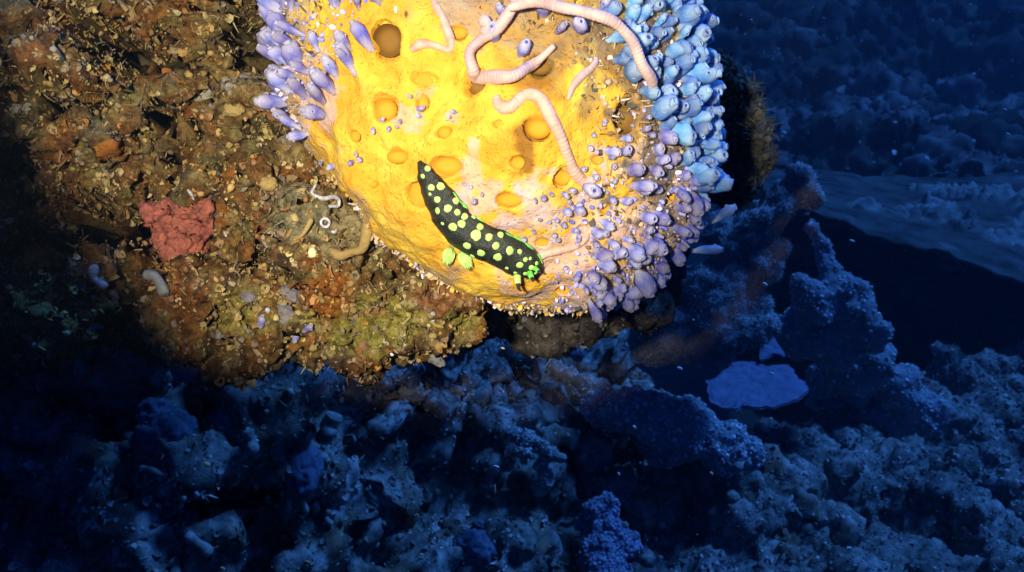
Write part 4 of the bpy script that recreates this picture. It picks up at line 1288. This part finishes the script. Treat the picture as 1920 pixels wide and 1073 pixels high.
def slab(name, poly, d_of, thick, m, label, cat, seed, dome_=0.0):
    """a flat irregular growth: outline given at its own depth, with real thickness and a rough face"""
    p = np.array(poly, float)
    t = np.linspace(0, len(p), 121)[:-1]
    pp = np.concatenate([p, p[:1]])
    i = t.astype(int)
    o_ = pp[i] + (pp[i + 1] - pp[i]) * (t - i)[:, None]
    wob = 5.0 * np.stack([np.sin(t * 1.7) + 0.5 * np.sin(t * 2.9), np.cos(t * 2.1) + 0.5 * np.sin(t * 3.3)], 1)
    ctr = p.mean(0)
    o3 = np.concatenate([o_ - ctr, np.zeros((len(o_), 1))], 1)
    o_ = ctr + (o_ - ctr) * (1 + 0.16 * fbm(o3, 45.0, 4, seed + 1) + 0.05 * perlin(o3, 9.0, seed + 2))[:, None]
    NR = 26
    V = []
    for k in range(NR + 1):
        q = ctr + (o_ - ctr) * (k / NR) + wob * (k / NR) ** 5
        V.append(np.array([W(x, y, d_of(x, y) * K) for x, y in q]))
    V = np.concatenate(V)
    n_ = 120
    F = [(k * n_ + j, k * n_ + (j + 1) % n_, (k + 1) * n_ + (j + 1) % n_, (k + 1) * n_ + j) for k in range(NR) for j in range(n_)]
    fa_ = np.array(F)
    N = np.cross(V[NR * n_] - V[NR * n_ + 30], V[NR * n_ + 60] - V[NR * n_ + 30])
    N /= np.linalg.norm(N)
    if N @ TOW < 0: N = -N
    rho = np.repeat(np.arange(NR + 1) / NR, n_)
    top = V + N * (thick * 0.3 * fbm(V, 0.05, 3, seed) + 0.25 * thick * fbm(V, 0.015, 3, seed + 4) + dome_ * (1 - rho ** 2) - thick * 0.6 * rho ** 10)[:, None]
    bot = V - N * thick
    F += [tuple(q + len(V) for q in g[::-1]) for g in F]
    F += [(NR * n_ + j, NR * n_ + j + len(V), NR * n_ + (j + 1) % n_ + len(V), NR * n_ + (j + 1) % n_) for j in range(n_)]
    if np.dot(np.cross(top[F[600][1]] - top[F[600][0]], top[F[600][2]] - top[F[600][0]]), N) < 0:
        F = [g[::-1] for g in F]
    return link(name, build_mesh(name, np.concatenate([top, bot]), F, m), label=label, cat=cat)
slab('plate_sponge', [(1325, 706), (1345, 688), (1385, 676), (1420, 668), (1440, 682), (1470, 684), (1504, 690), (1510, 715), (1500, 738), (1452, 752), (1415, 758), (1386, 766), (1350, 748), (1330, 732)], lambda x, y: 0.90 + (715 - y) * 0.0012, 0.010, M['plate'],
     'flat violet-blue plate sponge between the soft coral and the lumpy coral', 'plate sponge', 800)
slab('plate_sponge', [(1428, 640), (1446, 632), (1462, 646), (1478, 660), (1470, 668), (1448, 666), (1434, 662)], lambda x, y: 0.95 + (655 - y) * 0.001, 0.008, M['plate'], 'small violet-blue plate sponge just above the large flat one', 'plate sponge', 810)

# ================================================================== THINGS ON THE LIT ROCK
def lump_on(name, px_, py_, rx, ry, m, label, cat, trees, seed, height=0.5, rough=0.15, rot=0.0, group=None, lift=0.3, sub=4, me_=None):
    h, n = cast(px_, py_, trees)
    if h is None:
        return None
    s = float(Vector(h).dot(Vector(FWD))) / FPX
    n = (Vector(n) * 0.5 + Vector(TOW) * 0.8).normalized()
    v, f = ico(sub)
    v = v * (1 + rough * fbm(v + seed, 0.7, 4, seed))[:, None]
    a = math.radians(rot)
    m3 = frame(n, Vector(RIGHT * math.cos(a) + UP * math.sin(a)))
    v = v * np.array([rx * s, ry * s, min(rx, ry) * s * height])
    v = v @ np.array(m3.transposed()) + np.array(h) + np.array(n) * min(rx, ry) * s * height * lift
    big = max(rx, ry) * s
    if max(rx, ry) > 10:
        v = crag(v, f, [('r', big * 0.6, big * 0.16), ('w', big * 0.28, big * 0.07)], seed)
    return link(name, build_mesh(name, v, f, m), label=label, cat=cat, group=group)

ps = [(300, 410, 30), (330, 402, 30), (362, 408, 28), (385, 425, 18), (320, 435, 34), (350, 445, 32), (300, 445, 16), (330, 470, 26), (345, 490, 18), (340, 512, 12), (365, 470, 18)]
sp_l = []
for (x, y, rp) in ps:
    h, n = cast(x, y, [BV_OUT])
    hd = min(float(h @ Vector(FWD)), 0.53)
    sp_l.append((W(x, y, hd - 0.001), rp * 1.15 * 0.5 / FPX * np.array([1, .7, 1])))
v, f = spheres_mesh(sp_l, 0.0011)
v, f, _ = main_piece(v, f)
v = relax(v, f, 2)
v = crag(v, f, [('f', 0.014, 0.005), ('r', 0.010, 0.005), ('h', 0.009, 0.006), ('w', 0.004, 0.0016)], 820)
link('pink_sponge', build_mesh('pink_sponge', v, f, M['pink_sponge']), label='dusky pink pitted sponge on the brown rock at the left', cat='sponge')

def crust(name, px0, py0, rx, ry, m, label, thick, seed, nz=0.012, cat='sponge'):
    """an encrusting sheet that follows the rock: a patch of the rock's own surface, raised"""
    fx, fy, fd = proj(reef_v)
    near = np.where((np.abs(fx - px0) < rx * 1.6) & (np.abs(fy - py0) < ry * 1.6) & (fd < 0.56))[0]
    q = np.full(len(reef_v), 9.0)
    q[near] = np.sqrt(((fx[near] - px0) / rx) ** 2 + ((fy[near] - py0) / ry) ** 2) + 0.6 * fbm(reef_v[near], nz, 3, seed)
    keep = (q[reef_f] < 1).all(1)
    ff_ = reef_f[keep]
    if len(ff_) < 10: return
    vv_, ff_, ids = main_piece(reef_v, ff_)
    vv_ = relax(vv_, ff_, 3)
    n_ = vnormals(vv_, ff_)
    w_ = np.sqrt(np.clip(1.02 - q[ids], 0, 1))
    hole = sstep(0.35, 0.2, worley(vv_, 0.008, seed))
    vv_ = vv_ + n_ * (thick * w_ * (1 + 0.5 * fbm(vv_, 0.006, 2, seed)) * (1 - 0.9 * hole) - 0.0006 * (1 - w_))[:, None] + TOW * 0.0008
    link(name, build_mesh(name, vv_, ff_, m), label=label, cat=cat)
crust('encrusting_sponge', 695, 602, 95, 42, M['olive'], 'yellow-olive encrusting sponge along the lower edge of the lit rock', 0.0035, 830)
crust('encrusting_sponge', 425, 592, 75, 40, M['olive'], 'dull olive encrusting sponge below the pink sponge', 0.003, 840)
crust('encrusting_sponge', 858, 600, 32, 20, M['olive'], 'small olive encrusting sponge at the tip of the rock under the slug', 0.003, 850)
crust('encrusting_sponge', 612, 556, 46, 40, M['orange'], 'rusty orange encrusting sponge between grey shells and olive sponge', 0.002, 860)
crust('encrusting_sponge', 820, 545, 60, 26, M['orange'], 'rusty orange encrusting sponge just under the gills of the slug', 0.002, 870)
crust('encrusting_sponge', 350, 575, 45, 45, M['orange'], 'dark rust encrusting sponge under the pink sponge', 0.002, 880)
crust('encrusting_sponge', 480, 345, 32, 28, M['tan'], 'pale olive-tan encrusting sponge left of the white worm tube', 0.004, 890)
worm([(686, 418), (688, 442), (680, 464), (660, 474), (636, 476), (618, 470)], 12, M['tan'], 'tan crescent-shaped sponge beside the two tube mouths', [BV_OUT], name='crescent_sponge', cat='sponge', rib=0.0, lift=0.002)
worm([(606, 540), (600, 552), (608, 566)], 6, M['tan'], 'yellow-tan finger bit above the orange crust', [BV_OUT], name='finger_sponge', cat='sponge', rib=0.03)
worm([(795, 590), (806, 602), (818, 610), (834, 614)], 6, M['olive'], 'yellow ribbed finger at the tip of the lit rock', [BV_OUT], name='finger_sponge', cat='sponge', rib=0.08)
worm([(555, 582), (575, 590), (592, 584)], 7, M['olive'], 'olive flat finger beside the lower grey shell', [BV_OUT], name='finger_sponge', cat='sponge', rib=0.03)
worm([(556, 596), (578, 602), (594, 600)], 5, M['olive'], 'short olive finger lying under the flat one', [BV_OUT], name='finger_sponge', cat='sponge', rib=0.03)
worm([(348, 350), (356, 362), (362, 376)], 3.5, M['white'], 'thin white sliver just above the pink sponge', [BV_OUT], name='shell_splinter', cat='shell', rib=0)
worm([(420, 432), (424, 440), (431, 447)], 3.5, M['white'], 'small white splinter right of the pink sponge', [BV_OUT], name='shell_splinter', cat='shell', rib=0)
worm([(538, 446), (544, 436), (548, 430)], 5, M['tan'], 'pale yellow stub at the end of the straight tan tube', [BV_OUT], name='finger_sponge', cat='sponge', rib=0)
lump_on('grey_shell', 552, 552, 26, 17, M['grey'], 'dark grey flat shell above the other in the middle of the lit rock', 'shell', [BV_OUT], 3, .4, rot=-20)
lump_on('grey_shell', 527, 592, 25, 19, M['grey'], 'dark grey rounded shell below the flat grey one', 'shell', [BV_OUT], 4, .4, rot=15)
lump_on('grey_shell', 466, 557, 13, 11, M['grey'], 'small dark grey shell by the olive encrusting sponge', 'shell', [BV_OUT], 5, .5)
lump_on('white_pebble', 626, 433, 5.5, 5.5, M['white'], 'tiny bright white ball beside the ring-shaped tube mouth', 'pebble', [BV_OUT], 6, 1)
lump_on('white_pebble', 586, 474, 8, 11, mat('lemon', (0.7, 0.68, 0.25), (0.6, 0.6, 0.4), 300, rough=.5), 'pale lemon pebble below the straight tan tube', 'pebble', [BV_OUT], 7, 1)
lump_on('white_pebble', 341, 478, 7, 7, M['white'], 'white pebble stuck to the lower end of the pink sponge', 'pebble', [BV_OUT], 8, 1)
lump_on('white_pebble', 502, 582, 5, 5, M['white'], 'white pebble above the dark rounded shell', 'pebble', [BV_OUT], 9, 1)
lump_on('white_pebble', 812, 588, 4.5, 4.5, M['white'], 'upper of two tiny white pebbles by the yellow finger', 'pebble', [BV_OUT], 10, 1)
lump_on('white_pebble', 811, 600, 4.5, 4.5, M['white'], 'lower of two tiny white pebbles by the yellow finger', 'pebble', [BV_OUT], 11, 1)
lump_on('white_pebble', 722, 640, 4, 4, M['white'], 'tiny white pebble on the underside of the olive sponge', 'pebble', [BV_OUT], 12, 1)
lump_on('tan_knob', 505, 345, 16, 13, M['tan'], 'round tan knob near the upper middle of the lit rock', 'sponge', [BV_OUT], 13, .8)
lump_on('tan_knob', 440, 205, 18, 14, M['tan'], 'pale tan knob in the ochre rock face left of the squirts', 'sponge', [BV_OUT], 14, .8)
lump_on('tan_knob', 375, 175, 24, 14, mat('grey_tan', (0.36, 0.31, 0.22), (0.25, 0.2, 0.13), 150, rough=.8, bump=.6), 'greyish tan knob in the ochre rock face', 'sponge', [BV_OUT], 15, .6)
crust('encrusting_sponge', 205, 275, 46, 24, M['orange'], 'ochre encrusting sponge lobe some way below the middle black crevice', 0.006, 900)
crust('encrusting_sponge', 150, 228, 50, 24, M['orange'], 'ochre encrusting sponge lobe directly under the middle black crevice', 0.006, 910)
crust('encrusting_sponge', 25, 130, 44, 56, mat('ochre', (0.36, 0.25, 0.08), (0.26, 0.15, 0.04), 160, rough=.8, bump=.8, bscale=500), 'pale ochre encrusting sponge at the left edge', 0.006, 920)
crust('encrusting_sponge', 245, 20, 60, 26, M['tan'], 'broad tan encrusting sponge above the upper black crevice', 0.006, 930)
crust('encrusting_sponge', 420, 60, 50, 40, M['tan'], 'tan encrusting sponge beside the black gap at the upper edge', 0.004, 940)
crust('encrusting_sponge', 320, 150, 60, 26, M['orange'], 'rusty encrusting sponge band in the middle of the ochre rock face', 0.004, 950)
# tube mouth ring
h, n = cast(612, 417, [BV_OUT])
a = np.linspace(0, 2 * math.pi, 25)[:-1]
n = (Vector(n) + Vector(TOW)).normalized()
fr = np.array(frame(n, Vector(RIGHT)))
s = 0.47 / FPX
P = [np.array(h) + np.array(n) * 0.002 + fr @ np.array([7.5 * s * math.cos(x), 7.5 * s * math.sin(x), 0]) for x in np.append(a, a[:2])]
tv, tf = tube(P, np.full(len(P), 2.6 * s), 8)
link('tube_mouth', build_mesh('tube_mouth', tv, tf, M['white']), label='white ring-shaped tube mouth beside the white crinkled tube', cat='worm tube')
h, n = cast(367, 765)
n = (Vector(n) + Vector(TOW)).normalized()
fr = np.array(frame(n, Vector(RIGHT)))
s = float(h.dot(Vector(FWD))) / FPX
P = [np.array(h) + np.array(n) * 0.004 + fr @ np.array([13 * s * math.cos(x), 15 * s * math.sin(x), 0]) for x in np.append(a, a[:2])]
tv, tf = tube(P, np.full(len(P), 5.5 * s), 8)
link('cup_coral', build_mesh('cup_coral', tv, tf, mat('rust_cup', (0.4, 0.12, 0.03), rough=.7, bump=.5)), label='rusty ring-shaped cup coral in the dark above the blue sponge', cat='coral')
for (x, y, dx, dy, w, lb) in [(492, 612, .3, -1, 15, 'small pale violet sea squirt under the dark grey shells'), (572, 622, .8, -.6, 15, 'small violet sea squirt pointing right on the lower edge of the lit rock'),
                              (556, 640, .2, -1, 14, 'bluish sea squirt hanging below the violet one on the rock edge')]:
    h, n = cast(x, y, [BV_OUT, BV_SLOPE])
    squirt(h + Vector(TOW) * 0.003, Vector(dx * RIGHT - dy * UP) + Vector(TOW) * .5, w, 'lilac', lb, None, lean=0.05, length=.9)

# ================================================================== THINGS IN THE DARK BELOW
allb = None
lump_on('blue_sponge', 318, 815, 52, 44, M['bluesp'], 'large dark blue lobed sponge low on the left', 'sponge', allb, 31, .6, .3)
lump_on('blue_sponge', 295, 775, 38, 26, M['bluesp'], 'dark blue sponge lobe next to the rusty ring', 'sponge', allb, 32, .6, .3)
lump_on('blue_sponge', 425, 790, 28, 28, M['bluesp'], 'rounded dark blue sponge right of the rusty ring', 'sponge', allb, 33, .6, .3)
lump_on('blue_sponge', 350, 690, 30, 24, M['bluesp'], 'dark blue sponge lobe in the shade above the ring', 'sponge', allb, 34, .6, .3)
lump_on('blue_sponge', 570, 880, 34, 40, M['bluesp'], 'dim blue sponge left of the drifting specks', 'sponge', allb, 35, .6, .3)
lump_on('blue_sponge', 890, 1030, 42, 30, M['bluesp'], 'broad dim blue sponge at the bottom edge', 'sponge', allb, 36, .6, .3)
lump_on('violet_squirt', 1088, 668, 18, 12, M['bluesp'], 'round violet blob in the deep shade right under the sponge', 'sea squirt', allb, 37, .8, .1)
for k, (x, y, r_, lb) in enumerate([(785, 875, 11, 'left of three small round blue squirts on the dark slope'), (800, 888, 9, 'middle of three small round blue squirts on the dark slope'), (905, 910, 10, 'right of three small round blue squirts on the dark slope'),
                                     (860, 850, 9, 'small round blue squirt by the pale hooked branch'), (898, 984, 12, 'round blue squirt near the bottom edge'), (703, 766, 8, 'tiny blue squirt under the lit rock')]):
    lump_on('round_squirt', x, y, r_, r_ * .8, M['bluesp'], lb, 'sea squirt', allb, 50 + k, .9, .1)
for k, (x, y, r_, lb) in enumerate([(1372, 934, 13, 'larger pale ball sponge at the edge of the rock ridge'), (1383, 875, 10, 'upper pale ball sponge beside the cave'), (1240, 985, 8, 'left of a pair of pale ball sponges on the furry mound'), (1250, 990, 8, 'right of a pair of pale ball sponges on the furry mound'),
                                     (1172, 985, 7, 'tiny pale ball sponge near the lilac crusty coral'), (820, 922, 7, 'tiny pale ball sponge on the dark slope'), (858, 761, 6, 'tiny pale ball sponge below the ragged flakes')]):
    lump_on('ball_sponge', x, y, r_, r_, M['palegrey'], lb, 'sponge', allb, 60 + k, 1, .12)
FING = [([(566, 930), (572, 948), (570, 965)], 6, 'leftmost of the hanging pale fingers in the dark'), ([(588, 935), (596, 950), (590, 966)], 6, 'second hanging pale finger'), ([(540, 930), (543, 945), (538, 958)], 5, 'small pale finger'),
        ([(468, 805), (473, 825), (476, 850)], 9, 'pale finger hanging right of the blue sponges'), ([(580, 845), (585, 860), (580, 872)], 8, 'short bluish finger'), ([(628, 775), (618, 800), (622, 820)], 13, 'pale grey ragged finger below the lit rock'),
        ([(355, 1000), (380, 1020), (398, 1035)], 9, 'pale stub lying near the lower left'), ([(325, 1045), (330, 1060), (328, 1080)], 8, 'pale stub at the bottom edge'), ([(232, 790), (236, 812), (262, 826)], 12, 'dim grey bent finger left of the blue sponge'),
        ([(268, 872), (290, 880), (312, 892)], 5, 'thin pale twig under the blue sponge'), ([(150, 675), (170, 690), (140, 700)], 9, 'dim pale bent finger at the far left'), ([(350, 925), (345, 935), (340, 945)], 4, 'tiny pale sliver'),
        ([(280, 520), (298, 530), (314, 548)], 8, 'blue-grey finger below the pink sponge'), ([(180, 505), (190, 520), (196, 540)], 8, 'short blue-grey finger in the dark at the left'), ([(160, 622), (175, 612), (190, 612)], 7, 'pale flat finger at the left in the dark'),
        ([(205, 545), (215, 555), (222, 560)], 7, 'blue-grey stub beside the longer finger'), ([(600, 850), (608, 862), (616, 868)], 7, 'brownish stub by the grey ragged finger'), ([(620, 955), (618, 968), (625, 985)], 5, 'rightmost of the hanging pale fingers in the dark')]
for (pts, r_, lb) in FING:
    worm(pts, r_ * 1.5, M['palegrey'], lb if len(lb.split()) > 3 else lb + ' in the dark below the lit rock', [t_ for t_ in BVHS if t_ is not BV_SP], rib=0.02, name='finger_sponge', cat='sponge', lift=0.006, taper=.7)
# ragged flakes right under the tip of the lit rock
RAG = [(835, 690, 16, 34, 10), (860, 680, 12, 30, -20), (815, 670, 12, 22, 40), (870, 700, 10, 26, 20), (800, 720, 22, 12, 10), (845, 730, 26, 10, -15), (870, 745, 20, 8, 20), (775, 735, 26, 18, 0)]
for k, (x, y, rx, ry, ro) in enumerate(RAG):
    lump_on('ragged_flake', x, y, rx, ry, M['palegrey'], 'ragged pale blue flake in the shade under the tip of the lit rock', 'algae', allb, 90 + k, .3, .45, ro, group='ragged pale flakes under the lit rock', lift=1.0)

# ================================================================== SPECKS DRIFTING IN THE WATER
SPK = [(388, 871, .42, 9, 6, 'yellow', 'largest yellow speck drifting in the dark at the lower left'), (1434, 533, .40, 6, 5, 'white', 'bright square speck drifting before the black gap right of the soft coral'), (1275, 691, .42, 7, 4, 'white', 'white speck drifting left of the violet plate sponge'),
       (931, 875, .40, 8, 2.5, 'white', 'short horizontal streak-like speck low in the middle'), (928, 917, .42, 2.5, 13, 'orange', 'long thin orange sliver drifting low in the middle'), (1334, 888, .42, 5, 5, 'orange', 'orange speck in front of the dark cave'),
       (1160, 889, .42, 3.5, 5, 'white', 'small white speck left of the dark cave'), (995, 842, .42, 4, 4, 'white', 'small round speck above the hooked coral branch'), (577, 1054, .42, 8, 4, 'yellow', 'yellow speck near the bottom edge'), (418, 1066, .42, 7, 4, 'yellow', 'yellow speck cut by the bottom edge at the left'),
       (1598, 452, .6, 7, 3, 'white', 'white speck drifting in the black hollow'), (1890, 252, .6, 6, 3, 'white', 'white speck drifting at the upper right'), (1883, 206, .6, 6, 3, 'white', 'faint speck just above the one at the upper right'), (742, 18, .36, 4, 10, 'white', 'white speck before the top of the sponge'),
       (735, 665, .42, 5, 4, 'white', 'pale speck under the olive sponge'), (943, 653, .42, 5, 2, 'orange', 'thin speck in the shade under the sponge'), (1189, 801, .5, 5, 5, 'white', 'white speck on the knobbly coral'), (783, 966, .42, 4, 3, 'yellow', 'small yellow speck low in the middle'),
       (1300, 600, .5, 3, 3, 'white', 'tiny white speck before the soft coral'), (1447, 700, .6, 6, 2.5, 'white', 'thin white speck above the plate sponge edge'), (815, 1010, .42, 4, 3, 'white', 'pale speck near the bottom edge in the middle'), (790, 1040, .42, 6, 3, 'yellow', 'elongated yellow speck near the bottom edge')]
SM = {'yellow': mat('yellow_speck', (0.75, 0.6, 0.12), (0.6, 0.6, 0.3), 900), 'white': mat('white_speck', (0.85, 0.85, 0.85), (0.6, 0.55, 0.5), 900), 'orange': mat('orange_speck', (0.75, 0.42, 0.2), (0.6, 0.5, 0.4), 900)}
for k, (x, y, d, rx, ry, cl, lb) in enumerate(SPK):
    v, f = ico(2)
    v = v * (1 + 0.3 * fbm(v + k, 0.8, 2, k))[:, None]
    s = 0.75 * d / FPX
    v = W(x, y, d) + v[:, :1] * rx * s * (RIGHT - 0.3 * UP) + v[:, 1:2] * ry * s * UP + v[:, 2:] * min(rx, ry) * s * TOW
    link('drifting_speck', build_mesh('drifting_speck', v, f, SM[cl]), label=lb, cat='speck')
r_ = np.random.default_rng(97)
V, F, C = [], [], []
gv, gf = TPL['grain']
for k in range(420):
    x, y = r_.uniform(0, 1920), r_.uniform(0, 1073)
    if y < 600 and x < 1250 and r_.random() < .9: continue
    d = r_.uniform(0.3, 0.75)
    s = r_.uniform(0.6, 1.6) * 0.5 * d / FPX * (1.6 if r_.random() < .1 else 1)
    V.append(W(x, y, d) + gv * s * np.array([1.6, 1, 0.8])); F.append(gf + len(gv) * len(C)); C.append(np.tile([(0.75, 0.7, 0.6)], (len(gv), 1)))
link('marine_snow', build_mesh('marine_snow', np.concatenate(V), np.concatenate(F), M['chips'], np.concatenate(C)), kind='stuff', label='fine pale particles drifting in the dark water')

# ================================================================== THE WATER ITSELF
hv = np.array([(x, y, z) for x in (-17, 17) for y in (-1.5, 18) for z in (-5.6, 5.6)], float)
hf = [(0, 1, 3, 2), (4, 6, 7, 5), (0, 4, 5, 1), (2, 3, 7, 6), (0, 2, 6, 4), (1, 5, 7, 3)]
hm = bpy.data.materials.new('water_haze')
hm.use_nodes = True
t = hm.node_tree
t.nodes.remove(t.nodes['Principled BSDF'])
pv = t.nodes.new('ShaderNodeVolumePrincipled')
pv.inputs['Color'].default_value = (0.45, 0.70, 0.98, 1)
pv.inputs['Density'].default_value = 0.013
pv.inputs['Anisotropy'].default_value = 0.2
t.links.new(pv.outputs[0], t.nodes['Material Output'].inputs['Volume'])
link('haze', build_mesh('haze', hv, hf, hm, smooth=False), kind='stuff', label='blue water haze')
